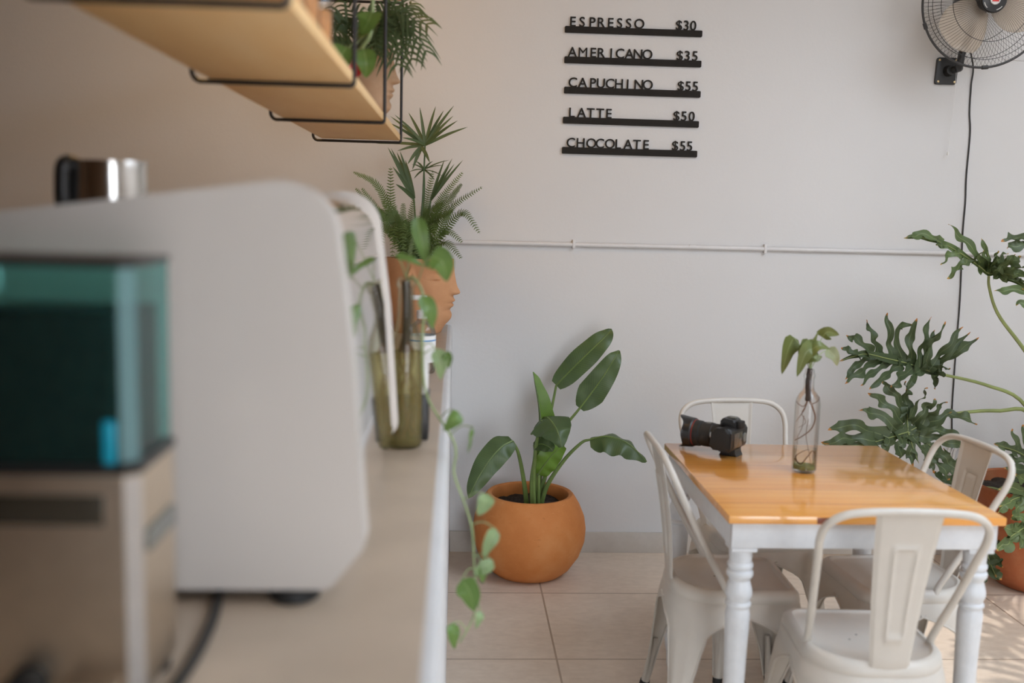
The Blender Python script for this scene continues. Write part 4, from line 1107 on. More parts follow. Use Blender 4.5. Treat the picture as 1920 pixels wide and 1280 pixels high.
def add_frond(bm, pts, plen, n=26, wleaf=0.22, seed=0, n0=None):
    """fern frond: pinnae along a midrib"""
    uvl = bm.loops.layers.uv.verify()
    P = spline(pts, n * 2); rnd = random.Random(seed)
    nrm = V(n0 or (0, -0.3, 1)).normalized()
    add_tube(bm, P, [0.0014 * (1 - 0.7 * i / (2 * n)) for i in range(2 * n + 1)], 5)
    for i in range(2, 2 * n):
        u = i / (2 * n)
        T = (P[min(i + 1, 2 * n)] - P[i - 1]).normalized(); S = T.cross(nrm)
        if S.length < 1e-3: S = T.orthogonal()
        S.normalize(); N = S.cross(T)
        ln = plen * 0.92 * (min(1, 0.45 + u * 2.2)) * (1 - u) ** 0.38 * rnd.uniform(0.9, 1.08)
        w = plen * wleaf * 0.5 * (0.5 + 0.5 * (1 - u))
        for sg in (1, -1):
            d = (S * sg + T * 0.35 + N * rnd.uniform(-0.25, 0.05)).normalized()
            q = P[i]
            a = [q - T * w * 0.6, q + T * w * 0.6, q + d * ln * 0.6 + T * w * 0.55, q + d * ln, q + d * ln * 0.55 - T * w * 0.55]
            vs_ = [bm.verts.new(x) for x in a]
            f = bm.faces.new(vs_)
            for l, x in zip(f.loops, ((0.3, 0.1), (0.7, 0.1), (0.75, 0.6), (0.5, 0.9), (0.25, 0.6))): l[uvl].uv = x
    return bm
def ribbon(bm, pts, w, n, fold=0.3, nu=8, sharp=0.6, seed=0):
    add_leaf(bm, pts, lambda u: w * (max(0.02, math.sin(PI * (0.06 + 0.94 * u) ** 0.55)) ** 0.7) * (1 if u < 0.9 else (1.02 - u) / 0.12) + 0.0002, n, fold=fold, nu=nu, nv=2, seed=seed)

# large planter on the counter
hc = V((-0.150, 4.085, CZ))
hp = thing('head_planter', 'large terracotta head planter with fern and palm at the counter end', 'planter', hc)
HS = 0.97
obj('head_pot', head_mesh(hc, HS, math.radians(-10), 0.305), M['head_clay'], hp, sharp=70)
HTZ = CZ + 0.305 * HS
obj('soil', disc(V((hc.x, hc.y, 0)), 0.092, HTZ - 0.026), M['soil'], hp)
core = hc + V((0.0, 0.0, HTZ - CZ - 0.02))
fr = [  # tip px,py,Y, mid px,py
    ((662, 322), (705, 345), 4.00), ((666, 352), (700, 390), 3.98), ((678, 352), (706, 392), 3.95), ((732, 312), (734, 390), 4.02), ((905, 350), (850, 385), 3.98),
    ((868, 322), (830, 370), 4.12), ((866, 344), (842, 374), 4.06), ((900, 438), (868, 398), 3.95), ((868, 455), (838, 432), 3.98), ((866, 485), (838, 455), 3.92), ((812, 318), (800, 380), 4.10),
    ((690, 430), (706, 420), 3.92), ((712, 478), (720, 430), 3.88), ((735, 485), (740, 420), 3.86), ((756, 484), (757, 420), 3.86), ((778, 480), (776, 415), 3.87), ((800, 486), (795, 425), 3.88), ((822, 472), (812, 420), 3.90),
    ((700, 395), (722, 400), 4.10), ((716, 372), (735, 405), 4.14), ((836, 405), (812, 405), 4.12), ((830, 380), (806, 395), 4.00), ((756, 380), (756, 415), 3.98), ((775, 372), (770, 415), 4.02), ((745, 400), (748, 430), 3.95), ((850, 395), (822, 408), 3.95)]
for i, (tp, md, y) in enumerate(fr):
    tip = at(*tp, y); mid_ = at(*md, (y * 2 + hc.y) / 3)
    st = core + V((random.uniform(-0.05, 0.05), random.uniform(-0.05, 0.03), 0.0))
    L = (tip - st).length
    plen = 0.036 if tp != (732, 312) else 0.042
    obj('frond', add_frond(B(), [st, st.lerp(mid_, 0.55) + V((0, 0, 0.02)), mid_, tip], plen, n=int(8 + L * 38), wleaf=0.36, seed=i, n0=(random.uniform(-0.2, 0.2), -0.7, 0.6)), M['fern'], hp, recalc=False)
def fan_leaf(c, spec, w, n, seed=0, stem=None, parent=None, mat='palm', droop=0.004):
    bm = B()
    for i, tip in enumerate(spec):
        mid_ = c.lerp(tip, 0.55) + V((0, 0, droop))
        ribbon(bm, [c, mid_, tip], w, (n[0] + 0.15 * math.sin(i * 2.1), n[1], n[2]), fold=0.35, seed=seed + i)
    lf = obj('palm_leaf', bm, M[mat], parent, recalc=False)
    if stem: obj('leaf_stalk', tube(spline(stem, 14), 0.0032, 6), M['palm_stem'], lf)
    return lf
c1 = at(797, 272, 4.08)
sp1 = [at(*p, 4.08 + dy) for p, dy in (((732, 218), 0.05), ((740, 215), -0.03), ((730, 230), 0.02), ((766, 211), 0.03), ((787, 201), 0.0), ((817, 199), 0.02), ((832, 207), 0.06), ((851, 198), -0.02), ((850, 217), 0.04), ((858, 226), -0.05), ((877, 238), 0.0), ((754, 258), -0.08), ((706, 269), 0.02), ((745, 283), -0.04))]
fan_leaf(c1, sp1, 0.0068, (0, -0.9, 0.35), 1, [core + V((0.0, 0.0, -0.01)), at(792, 380, 4.08), at(795, 320, 4.08), c1], hp)
c2 = at(790, 275, 4.06)
fan_leaf(c2, [at(*p, 4.02) for p in ((764, 308), (773, 318), (806, 305))], 0.008, (0.2, -0.9, 0.2), 21, None, hp)
c3 = at(795, 318, 4.10)
fan_leaf(c3, [at(*p, y) for p, y in (((772, 308), 4.1), ((768, 322), 4.0), ((842, 300), 4.1), ((832, 310), 4.05), ((830, 330), 4.0), ((780, 302), 4.16), ((812, 302), 4.18), ((776, 335), 4.0), ((815, 338), 3.98))], 0.0045, (0, -0.6, 0.8), 31, [core, at(795, 370, 4.10), c3], hp)
c4 = at(776, 372, 4.06)
fan_leaf(c4, [at(*p, y) for p, y in (((727, 276), 4.0), ((733, 278), 4.05), ((744, 285), 4.1), ((750, 283), 4.02), ((736, 312), 3.98), ((742, 345), 3.95), ((760, 300), 4.12))], 0.0085, (0.2, -0.9, 0.1), 41, [core, c4], hp)
c5 = at(808, 375, 4.06)
fan_leaf(c5, [at(*p, y) for p, y in (((868, 300), 4.05), ((852, 307), 4.1), ((842, 312), 4.0), ((833, 300), 4.08), ((848, 297), 4.12))], 0.0060, (-0.1, -0.9, 0.2), 51, [core, c5], hp)

# planter on the shelf
SB = BZ + 0.021
sc_ = V((-0.320, 3.20, SB))
hp2 = thing('head_planter', 'brown clay head planter with feathery palm on the hanging shelf', 'planter', sc_)
H2 = 0.80
obj('head_pot', head_mesh(sc_, H2, math.radians(-8), 0.285), M['dusty_clay'], hp2, sharp=70)
obj('soil', disc(V((sc_.x, sc_.y, 0)), 0.076, SB + 0.285 * H2 - 0.022), M['soil'], hp2)
core2 = sc_ + V((0, 0, 0.285 * H2 - 0.02))
def pinnate(pts, llen, n, seed, nrm=(0, -0.5, 0.9), w=0.0042, down=0.45):
    bm = B(); P = spline(pts, n); rnd = random.Random(seed)
    nr = V(nrm).normalized()
    add_tube(bm, P, [0.0022 * (1 - 0.7 * i / n) for i in range(n + 1)], 5)
    for i in range(int(n * 0.25), n + 1):
        u = i / n
        T = (P[min(i + 1, n)] - P[i - 1]).normalized(); S = T.cross(nr).normalized()
        ln = llen * math.sin(PI * (0.18 + 0.66 * u)) * rnd.uniform(0.85, 1.1)
        for sg in (1, -1):
            d = (S * sg * 0.75 + T * 0.75).normalized()
            a = P[i]; b_ = a + d * ln * 0.55 + V((0, 0, -0.05 * ln)); e_ = a + d * ln + V((0, 0, -down * ln))
            ribbon(bm, [a, b_, e_], w, nr, fold=0.2, nu=5, seed=i)
    return bm
pl = [((800, 45), (745, 22), 3.05), ((798, 95), (758, 40), 3.10), ((772, 110), (745, 55), 2.98), ((745, 120), (722, 70), 2.95), ((610, 30), (648, 40), 3.10), ((606, 75), (640, 60), 3.0), ((625, 90), (650, 80), 2.95),
      ((690, 20), (690, 60), 3.1), ((735, 0), (715, 40), 3.25), ((650, 5), (672, 45), 3.25), ((665, 95), (675, 75), 2.95), ((705, 100), (700, 60), 2.92), ((720, 20), (708, 55), 3.0), ((770, 8), (735, 30), 3.3)]
for i, (tp, md, y) in enumerate(pl):
    tip = at(*tp, y); mid_ = at(*md, (y + sc_.y) / 2)
    st = core2 + V((random.uniform(-0.03, 0.03), random.uniform(-0.03, 0.03), 0))
    obj('palm_leaf', pinnate([st, st.lerp(mid_, 0.6) + V((0, 0, 0.01)), mid_, tip], 0.105, 15, i, (random.uniform(-0.3, 0.3), -0.75, 0.55)), M['palm'], hp2, recalc=False)

# ------------------------------------------------------------------ small things on the shelf
fl = V((-0.300, 2.50, SB))
an = thing('potted_flower', 'small plant with heart leaves and a red bloom on the hanging shelf', 'plant', fl)
obj('pot', lathe([(0, 0), (0.034, 0), (0.044, 0.055), (0.047, 0.058), (0.047, 0.066), (0.042, 0.066), (0.040, 0.058), (0, 0.057)], fl, 32), M['black_plastic'], an)
fc = fl + V((0, 0, 0.055))
for i, (p0, p1, p2, w, y, n, mt) in enumerate([((650, 88), (640, 108), (648, 132), 0.030, 2.42, (0.1, -0.9, 0.3), 'pothos'), ((682, 92), (687, 118), (686, 146), 0.024, 2.38, (0.1, -0.95, 0.2), 'pothos'),
                                            ((698, 22), (690, 42), (676, 66), 0.030, 2.42, (-0.2, -0.9, 0.3), 'pothos'), ((690, 62), (676, 66), (662, 76), 0.018, 2.45, (0.1, -0.5, 0.8), 'pothos')]):
    P = [at(*p0, y), at(*p1, y - 0.02), at(*p2, y)]
    lf = obj('leaf', add_leaf(B(), P, heart_w(w), n, fold=0.25, nu=12, nv=6, seed=i), M[mt], an, recalc=False)
    obj('leaf_stalk', tube(spline([fc, fc.lerp(P[0], 0.6) + V((0.01, 0, 0.02)), P[0]], 10), 0.0018, 6), M['pothos_stem'], lf)
obj('tall_stem', tube(spline([fc, at(686, 80, 2.42), at(697, 40, 2.42), at(700, -20, 2.42)], 14), 0.0042, 8), M['pothos_stem'], an)
rp = at(668, 129, 2.40)
bl = obj('red_bloom', add_leaf(B(), [rp + V((-0.012, 0, -0.016)), rp, rp + V((0.010, -0.006, 0.016))], heart_w(0.017), (0.1, -0.9, 0.3), fold=0.3, nu=10), M['red'], an, recalc=False)
obj('bloom_stalk', tube(spline([fc, fc.lerp(rp, 0.5) + V((0, -0.01, 0.01)), rp + V((-0.012, 0, -0.016))], 8), 0.0016, 6), M['pothos_stem'], bl)

for i, (y, x, r, hh, lab) in enumerate([(1.42, -0.242, 0.034, 0.11, 'glass spice jar on the shelf edge, nearest of three'), (1.56, -0.239, 0.032, 0.095, 'glass spice jar on the shelf edge, middle of three'), (1.71, -0.239, 0.033, 0.10, 'glass spice jar on the shelf edge, farthest of three')]):
    c = V((x, y, SB))
    j = thing('spice_jar', lab, 'jar', c, 0, 'spice jars on the hanging shelf')
    obj('jar', lathe([(0, 0.001), (r - 0.003, 0.001), (r, 0.006), (r, hh - 0.016), (r - 0.005, hh - 0.006), (r - 0.005, hh)], c, 32), M['glass'], j)
    obj('contents', lathe([(0, 0.004), (r - 0.004, 0.004), (r - 0.003, 0.010), (r - 0.003, hh * 0.55), (0, hh * 0.6)], c, 32), M['jar_orange'], j)
    obj('lid', lathe([(0, hh - 0.004), (r - 0.002, hh - 0.004), (r, hh - 0.002), (r, hh + 0.012), (r - 0.002, hh + 0.014), (0, hh + 0.014)], c, 32), M['white_plastic'], j)

# ------------------------------------------------------------------ espresso machine
em = thing('espresso_machine', 'white espresso machine with polished steel back on the bar counter', 'coffee machine', (-0.40, 1.56, CZ))
side = round_poly([(-0.640, 1.075), (-0.640, 1.470), (-0.150, 1.538), (-0.122, 1.32), (-0.105, 1.085), (-0.150, 1.030), (-0.600, 1.030)], [0.03, 0.03, 0.066, 0.3, 0.02, 0.02, 0.02], 12)
YA, YB = 1.215, 1.935
bm = B(); add_prism(bm, side, YA, YA + 0.056, bev=0.020, seg=6); obj('side_panel', bm, M['machine_white'], em)
bm = B(); add_prism(bm, side, YB - 0.018, YB, bev=0.003, seg=3); obj('side_panel', bm, M['machine_white'], em)
back = round_poly([(-0.600, 1.100), (-0.600, 1.445), (-0.156, 1.528), (-0.1275, 1.32), (-0.1110, 1.088), (-0.155, 1.038), (-0.580, 1.042)], [0.02, 0.02, 0.062, 0.3, 0.015, 0.015, 0.02], 10)
bm = B(); add_prism(bm, back, YA + 0.055, YB - 0.0185); obj('steel_body', bm, M['mirror'], em)
tray = B(); add_box(tray, -0.60, -0.22, YA + 0.055, YB - 0.035, 1.440, 1.455, bev=0.003)
tray.transform(Matrix.Translation((0, 0, 0)))
for yy in (YA + 0.16, YB - 0.16):
    for xx in (-0.195, -0.56):
        obj('foot', lathe([(0, 0), (0.028, 0), (0.032, 0.004), (0.030, 0.014), (0.022, 0.020), (0.022, 0.034), (0, 0.034)], (xx, yy - (0.135 if yy < 1.5 else -0.10), CZ), 24), M['rubber'], em)
tray.free()
obj('under_tray', box(-0.57, -0.22, YA + 0.03, YB - 0.03, CZ + 0.012, CZ + 0.032, bev=0.003), M['black_plastic'], em)
for yy in (1.42, 1.70):
    bm = lathe([(0, 0), (0.032, 0), (0.034, 0.004), (0.034, 0.05), (0.026, 0.06), (0, 0.06)], (-0.650, yy, 1.27), 28)
    add_tube(bm, [(-0.60, yy, 1.315), (-0.66, yy, 1.315)], 0.024, 16)
    gh = obj('group_head', bm, M['chrome'], em)
    bm = tube([(-0.68, yy, 1.255), (-0.83, yy, 1.245)], [0.010, 0.014], 12)
    add_lathe(bm, [(0, 0), (0.03, 0.002), (0.034, 0.012), (0.034, 0.026), (0, 0.026)], (-0.650, yy, 1.245), 24)
    obj('portafilter', bm, M['black_plastic'], gh)
obj('drip_tray', box(-0.80, -0.62, YA + 0.06, YB - 0.04, CZ + 0.02, CZ + 0.055, bev=0.004), M['steel'], em)
cable = at(405, 1135, 1.24)
pb = tag(obj('power_cable', tube(spline([(-0.30, 1.30, CZ + 0.0065), (-0.281, 1.19, CZ + 0.0065), (-0.274, 1.12, CZ + 0.0065), (-0.272, 1.03, CZ + 0.0065), (-0.280, 0.88, CZ + 0.0065), (-0.30, 0.72, CZ + 0.0065)], 30), 0.0062, 10), M['cable']),
         'black power cable curving over the counter from under the white machine', 'cable')

jx = at(208, 300, 1.55)
jc = V((jx.x, 1.55, 1.471))
jg = thing('milk_jug', 'polished steel jug with dark handle on top of the white machine', 'jug', jc)
obj('jug', lathe([(0, 0.0), (0.048, 0.0), (0.052, 0.004), (0.052, 0.03), (0.050, 0.075), (0.0515, 0.088), (0.0505, 0.088), (0.049, 0.076), (0.049, 0.06)], jc, 40), M['chrome'], jg)
bm = tube(spline([jc + V((-0.048, -0.01, 0.078)), jc + V((-0.058, -0.02, 0.080)), jc + V((-0.061, -0.02, 0.055)), jc + V((-0.060, -0.02, 0.02)), jc + V((-0.050, -0.01, 0.012))], 20), 0.012, 12, flat=(1, 1.2))
obj('handle', bm, M['black_plastic'], jg)

# ------------------------------------------------------------------ grinder
gx0, gx1, gy0, gy1 = -0.470, -0.292, 0.935, 1.055
gr = thing('coffee_grinder', 'steel coffee grinder with teal hopper of dark beans at the left edge', 'grinder', ((gx0 + gx1) / 2, (gy0 + gy1) / 2, CZ))
def chamfer(x0, x1, y0, y1, c):
    return [(x0, y0), (x1 - c, y0), (x1, y0 + c), (x1, y1), (x0, y1)]
def zprism(poly, z0, z1, bev=0.0):
    b = B(); add_prism(b, [(x, y) for x, y in poly], z0, z1, bev=bev)
    b.transform(Matrix(((1, 0, 0, 0), (0, 0, 1, 0), (0, 1, 0, 0), (0, 0, 0, 1))))
    return b
GZ = 1.248
obj('body', zprism(chamfer(gx0, gx1, gy0, gy1, 0.013), CZ + 0.016, GZ, bev=0.002), M['steel'], gr)
tr = B(); 
a = V((gx1 - 0.013, gy0, 0)); b_ = V((gx1, gy0 + 0.013, 0))
nn = V((1, -1, 0)).normalized() * 0.0012
q = [a + nn, b_ + nn]
v0 = [tr.verts.new((p.x, p.y, CZ + 0.02)) for p in q]; v1 = [tr.verts.new((p.x, p.y, GZ - 0.003)) for p in q]
tr.faces.new((v0[0], v0[1], v1[1], v1[0])); bmesh.ops.solidify(tr, geom=tr.faces[:], thickness=0.001)
obj('corner_trim', tr, M['steel_edge'], gr)
obj('collar', zprism(chamfer(gx0 - 0.002, gx1 + 0.002, gy0 - 0.002, gy1 + 0.002, 0.013), GZ, GZ + 0.010, bev=0.001), M['black_plastic'], gr)
sh_ = zprism(chamfer(gx0 + 0.002, gx1 - 0.002, gy0 + 0.001, gy1 - 0.001, 0.013), GZ + 0.010, 1.440)
hop = obj('hopper', sh_, M['teal'], gr)
obj('beans', zprism(chamfer(gx0 + 0.006, gx1 - 0.012, gy0 + 0.004, gy1 - 0.008, 0.014), GZ + 0.0105, 1.399, bev=0.003), M['beans'], hop)
cs = B()  # pale strip painting in the light caught by the hopper's chamfer
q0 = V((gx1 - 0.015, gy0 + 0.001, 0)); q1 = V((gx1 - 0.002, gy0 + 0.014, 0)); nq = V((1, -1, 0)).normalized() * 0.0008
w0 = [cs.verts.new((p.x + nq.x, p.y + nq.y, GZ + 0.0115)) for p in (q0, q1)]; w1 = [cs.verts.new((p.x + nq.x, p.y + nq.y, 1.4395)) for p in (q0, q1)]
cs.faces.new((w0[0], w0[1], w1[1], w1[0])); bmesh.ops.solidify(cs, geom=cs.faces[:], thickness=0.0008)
obj('corner_highlight', cs, M['teal_highlight'], hop)
obj('hopper_lid', zprism(chamfer(gx0, gx1, gy0 - 0.001, gy1, 0.013), 1.440, 1.4475, bev=0.001), M['black_plastic'], gr)
obj('slide_gate', box(gx1 - 0.030, gx1 - 0.018, gy0 - 0.004, gy0 + 0.0005, GZ + 0.011, GZ + 0.052, bev=0.002), M['teal_bright'], hop)
obj('display', box(-0.425, -0.323, gy0 - 0.0015, gy0 + 0.001, 1.200, 1.229, bev=0.0005), M['display'], gr)
bm = tube([(gx1, 0.985, 1.178), (gx1 + 0.006, 0.985, 1.178)], 0.004, 10)
bm2 = B(); add_box(bm2, gx1 - 0.001, gx1 + 0.005, 0.955, 1.045, 1.168, 1.190, bev=0.002); obj('side_lever', bm2, M['grey_plastic'], gr); bm.free()
for xx in (gx0 + 0.02, gx1 - 0.016):
    for yy in (gy0 + 0.02, gy1 - 0.016):
        obj('foot', lathe([(0, 0), (0.014, 0), (0.014, 0.017), (0, 0.017)], (xx, yy, CZ), 16), M['rubber'], gr)
bm = tube([(-0.395, gy0 + 0.002, 1.047), (-0.395, gy0 - 0.028, 1.047)], 0.017, 20); obj('portafilter_fork', bm, M['rubber'], gr)
obj('spout', zprism(round_poly([(-0.36, gy0 - 0.03), (-0.31, gy0 - 0.03), (-0.31, gy0 + 0.01), (-0.36, gy0 + 0.01)], 0.008), 1.035, 1.052, bev=0.002), M['steel'], gr)

# ------------------------------------------------------------------ counter bottle with trailing pothos
vb = V((-0.100, 2.070, CZ))
vt = thing('glass_bottle', 'greenish glass bottle with a trailing vine on the bar counter', 'bottle', vb)
r = 0.037
prof = [(0, 0.006), (0.028, 0.002), (r - 0.003, 0.002), (r, 0.008), (r, 0.205), (0.033, 0.228), (0.024, 0.250), (0.0185, 0.268), (0.0165, 0.29), (0.0160, 0.330), (0.019, 0.332), (0.019, 0.346), (0.016, 0.348), (0.0145, 0.352)]
obj('bottle', lathe(prof, vb, 40), M['green_glass'], vt)
obj('water', lathe([(0, 0.008), (r - 0.004, 0.008), (r - 0.003, 0.012), (r - 0.003, 0.20), (0, 0.20)], vb, 32), M['algae_water'], vt)
obj('roots', (lambda bm: [add_tube(bm, spline([vb + V((random.uniform(-.006, .006), random.uniform(-.006, .006), 0.24)), vb + V((random.uniform(-.02, .02), random.uniform(-.02, .02), 0.18)), vb + V((random.uniform(-.025, .025), random.uniform(-.025, .025), 0.11)), vb + V((random.uniform(-.027, .027), random.uniform(-.027, .027), 0.02))], 16), 0.0018, 5) for _ in range(11)] and bm)(B()), M['root'], vt)
obj('stem', tube(spline([vb + V((0, 0, 0.20)), vb + V((0.003, 0, 0.27)), vb + V((0.0, 0, 0.345))], 8), 0.0095, 8), M['dark_root'], vt)
top = vb + V((0, 0, 0.35))
vine = [top + V((0, 0, -0.01)), at(775, 520, 2.05), at(795, 560, 2.03), at(792, 640, 2.02), at(800, 740, 2.02), at(812, 830, 2.01), at(835, 885, 2.00), at(868, 935, 1.99), at(885, 990, 1.985), at(889, 1060, 1.98), at(893, 1120, 1.975), at(886, 1160, 1.97), at(862, 1205, 1.965)]
vine = [V((max(p.x, 0.004) if p.z < 1.035 else p.x, p.y, p.z)) for p in vine]
vn = obj('vine_stem', tube(spline(vine, 70), [0.0030 - 0.0012 * i / 70 for i in range(71)], 7), M['pothos_stem'], vt)
vl = [((782, 405), (790, 450), (803, 506), 0.017, 2.06, 'pothos', (0.2, -0.95, 0.1)), ((808, 480), (830, 492), (838, 528), 0.026, 1.98, 'pothos', (0.1, -0.95, 0.1)),
      ((790, 555), (805, 582), (812, 618), 0.018, 1.98, 'pothos', (0.5, -0.85, 0.1)), ((818, 655), (826, 680), (826, 712), 0.016, 2.0, 'pothos_pale', (0.2, -0.95, 0.1)), ((834, 660), (840, 672), (842, 690), 0.010, 2.0, 'pothos', (0.2, -0.95, 0.1)),
      ((860, 772), (850, 788), (832, 808), 0.017, 1.98, 'pothos', (0.4, -0.9, 0.1)), ((886, 800), (882, 820), (878, 850), 0.006, 1.97, 'pothos', (0.7, -0.6, 0.1)),
      ((918, 928), (908, 945), (896, 966), 0.017, 1.95, 'pothos_pale', (-0.3, -0.9, 0.1)), ((930, 992), (918, 1015), (906, 1048), 0.016, 1.93, 'pothos_pale', (0.4, -0.9, 0.2)),
      ((925, 1052), (905, 1066), (888, 1078), 0.014, 1.92, 'pothos_pale', (0.1, -0.8, 0.5)), ((905, 1062), (905, 1078), (904, 1094), 0.010, 1.92, 'pothos', (0.4, -0.9, 0.2)),
      ((866, 1086), (882, 1112), (888, 1146), 0.024, 1.92, 'pothos', (-0.2, -0.95, 0.1)), ((900, 1145), (898, 1160), (892, 1178), 0.009, 1.93, 'pothos_pale', (0.2, -0.9, 0.1)), ((848, 1168), (850, 1190), (852, 1216), 0.014, 1.95, 'pothos', (0.3, -0.9, 0.1)),
      ((740, 478), (770, 488), (800, 500), 0.012, 2.0, 'pothos', (0.0, -0.5, 0.85))]
VP = spline(vine, 70)
for i, (p0, p1, p2, w, y, mt, n) in enumerate(vl):
    P = [at(*p0, y), at(*p1, y - 0.01), at(*p2, y)]
    lf = obj('leaf', add_leaf(B(), P, heart_w(w), n, fold=0.22, nu=12, nv=6, wave=0.0012, wfreq=2, seed=i), M[mt], vt, recalc=False)
    src = min(VP, key=lambda v: (v - P[0]).length) if i not in (0, 14) else top
    obj('leaf_stalk', tube(spline([src, src.lerp(P[0], 0.5) + V((0, 0, 0.010)), P[0]], 10), 0.0013, 6), M['pothos_stem'], lf)

# ------------------------------------------------------------------ further things on the counter
nb = V((-0.118, 2.175, CZ))
nh = thing('napkin_holder', 'black napkin box with white napkins behind the trailing vine bottle', 'napkin holder', nb)
obj('box', box(-0.186, -0.052, 2.125, 2.225, CZ, CZ + 0.098, bev=0.004), M['black_plastic'], nh)
bm = B()
for k in range(6):
    yy = 2.140 + k * 0.013
    add_box(bm, -0.176, -0.058 + 0.002 * (k % 2), yy, yy + 0.006, CZ + 0.09, CZ + 0.150 + 0.006 * (k % 3), bev=0.002)
obj('napkins', bm, M['paper'], nh)

sn = V((-0.098, 3.04, CZ))
sz = thing('sanitizer_bottle', 'clear pump bottle with white and blue label before the head planter', 'bottle', sn)
obj('bottle', lathe([(0, 0.001), (0.038, 0.001), (0.041, 0.006), (0.041, 0.125), (0.036, 0.142), (0.016, 0.158), (0.014, 0.170)], sn, 36), M['sanitizer'], sz)
obj('label', lathe([(0.0414, 0.035), (0.0420, 0.036), (0.0420, 0.114), (0.0414, 0.115)], sn, 36), M['paper'], sz)
obj('label_stripe', lathe([(0.0421, 0.099), (0.0425, 0.0992), (0.0425, 0.1025), (0.0421, 0.1027)], sn, 36), M['label_blue'], sz)
bm = lathe([(0, 0.165), (0.017, 0.165), (0.017, 0.188), (0.009, 0.190), (0.006, 0.192), (0.006, 0.222), (0, 0.222)], sn, 24)
add_box(bm, sn.x - 0.040, sn.x + 0.014, sn.y - 0.010, sn.y + 0.010, CZ + 0.220, CZ + 0.234, bev=0.003)
obj('pump', bm, M['white_plastic'], sz)

# ------------------------------------------------------------------ wall fan
fcx = at(1852, 1, 3.98)
fn = thing('wall_fan', 'black caged wall fan with beige blades at the upper right', 'fan', (2.08, D, 2.145))
pm = at(1772.5, 134, D)
bm = B(); add_prism(bm, round_poly([(pm.x - 0.048, pm.z - 0.056), (pm.x + 0.044, pm.z - 0.056), (pm.x + 0.048, pm.z + 0.056), (pm.x - 0.044, pm.z + 0.056)], 0.008, 5), D - 0.016, D - 0.001, bev=0.003)
pla = obj('mounting_plate', bm, M['black_plastic'], fn)
for sx in (-0.036, 0.036):
    for sz_ in (-0.045, 0.045):
        bm = lathe([(0, 0), (0.0045, 0), (0.0045, 0.002), (0, 0.003)], M=Matrix.Translation((pm.x + sx, D - 0.016, pm.z + sz_)) @ Matrix.Rotation(PI / 2, 4, 'X'), seg=12)
        obj('screw', bm, M['brass'], pla)
fd = V((-0.06, -1, -0.12)).normalized()      # facing
zf = fd; xf = V((1, 0, 0)); xf = (xf - zf * xf.dot(zf)).normalized(); yf = zf.cross(xf)
MF = Matrix(((xf.x, yf.x, zf.x, fcx.x), (xf.y, yf.y, zf.y, fcx.y), (xf.z, yf.z, zf.z, fcx.z), (0, 0, 0, 1)))
def FT(bm): bm.transform(MF); return bm
mot = FT(lathe([(0, -0.20), (0.040, -0.20), (0.058, -0.185), (0.062, -0.11), (0.052, -0.085), (0, -0.085)], seg=36))
obj('motor', mot, M['black_plastic'], fn)
RF = 0.252
bm = tube(spline([(pm.x + 0.005, D - 0.016, pm.z), (pm.x + 0.020, D - 0.075, pm.z + 0.003), at(1799, 124, D - 0.11), at(1806, 92, D - 0.13), at(1820, 62, D - 0.14), MF @ V((0.0, -0.055, -0.14))], 26), 0.015, 14)
add_lathe(bm, [(0, 0), (0.024, 0), (0.020, 0.03), (0, 0.034)], M=Matrix.Translation((pm.x + 0.005, D - 0.016, pm.z)) @ Matrix.Rotation(PI / 2, 4, 'X'), seg=20)
obj('arm', bm, M['black_plastic'], fn)
def guard(rb, zc, bulge, sgn, wires, r0):
    bm = B()
    for k in range(wires):
        a = 2 * PI * k / wires
        pts = []
        for i in range(9):
            t = i / 8; rr_ = r0 + (RF - r0) * t
            z = zc + sgn * bulge * (1 - t ** 3.0)
            aa = a + 0.10 * (1 - t) * sgn
            pts.append((rr_ * math.cos(aa), rr_ * math.sin(aa), z))
        add_tube(bm, pts, 0.00060, 4, caps=False)
    for rr_ in rb:
        t = (rr_ - r0) / (RF - r0); z = zc + sgn * bulge * (1 - t ** 3.0)
        add_tube(bm, [(rr_ * math.cos(2 * PI * k / 72), rr_ * math.sin(2 * PI * k / 72), z) for k in range(72)], 0.0012, 5, closed=True)
    return FT(bm)
obj('front_guard', guard((0.155, 0.222), 0.0, 0.060, 1, 108, 0.045), M['black_metal'], fn)
obj('rear_guard', guard((0.15, 0.215), 0.0, 0.085, -1, 84, 0.055), M['black_metal'], fn)
bm = B(); add_tube(bm, [(RF * math.cos(2 * PI * k / 96), RF * math.sin(2 * PI * k / 96), 0) for k in range(96)], 0.0048, 8, closed=True)
for a in (-PI / 2 + 0.1, PI + 0.42, -0.5, 0.6, 2.2):
    c = V((RF * math.cos(a), RF * math.sin(a), 0)); tt = V((-math.sin(a), math.cos(a), 0))
    add_tube(bm, [c - tt * 0.012, c + tt * 0.012], 0.008, 8)
obj('guard_rim', FT(bm), M['black_metal'], fn)
hub = FT(lathe([(0, 0.067), (0.020, 0.067), (0.0215, 0.064), (0.046, 0.061), (0.050, 0.056), (0.050, 0.050), (0.044, 0.046), (0, 0.046)], seg=40))
hb = obj('hub_cap', hub, M['black_plastic'], fn)
obj('badge', FT(lathe([(0, 0.0705), (0.019, 0.0700), (0.021, 0.067), (0.021, 0.0665), (0, 0.0665)], seg=32)), M['fan_grey'], hb)
bm = B(); add_box(bm, -0.013, 0.013, -0.009, 0.006, 0.0700, 0.0712, bev=0.0005); obj('badge_mark', FT(bm), M['red'], hb)
bm = B()
for a in (0.3, PI / 2 + 0.3, PI + 0.3, 1.5 * PI + 0.3):
    add_tube(bm, [(0.040 * math.cos(a + q), 0.040 * math.sin(a + q), 0.0615) for q in (0, 0.2, 0.4, 0.6)], 0.002, 6)
obj('hub_vents', FT(bm), M['fan_grey'], hb)
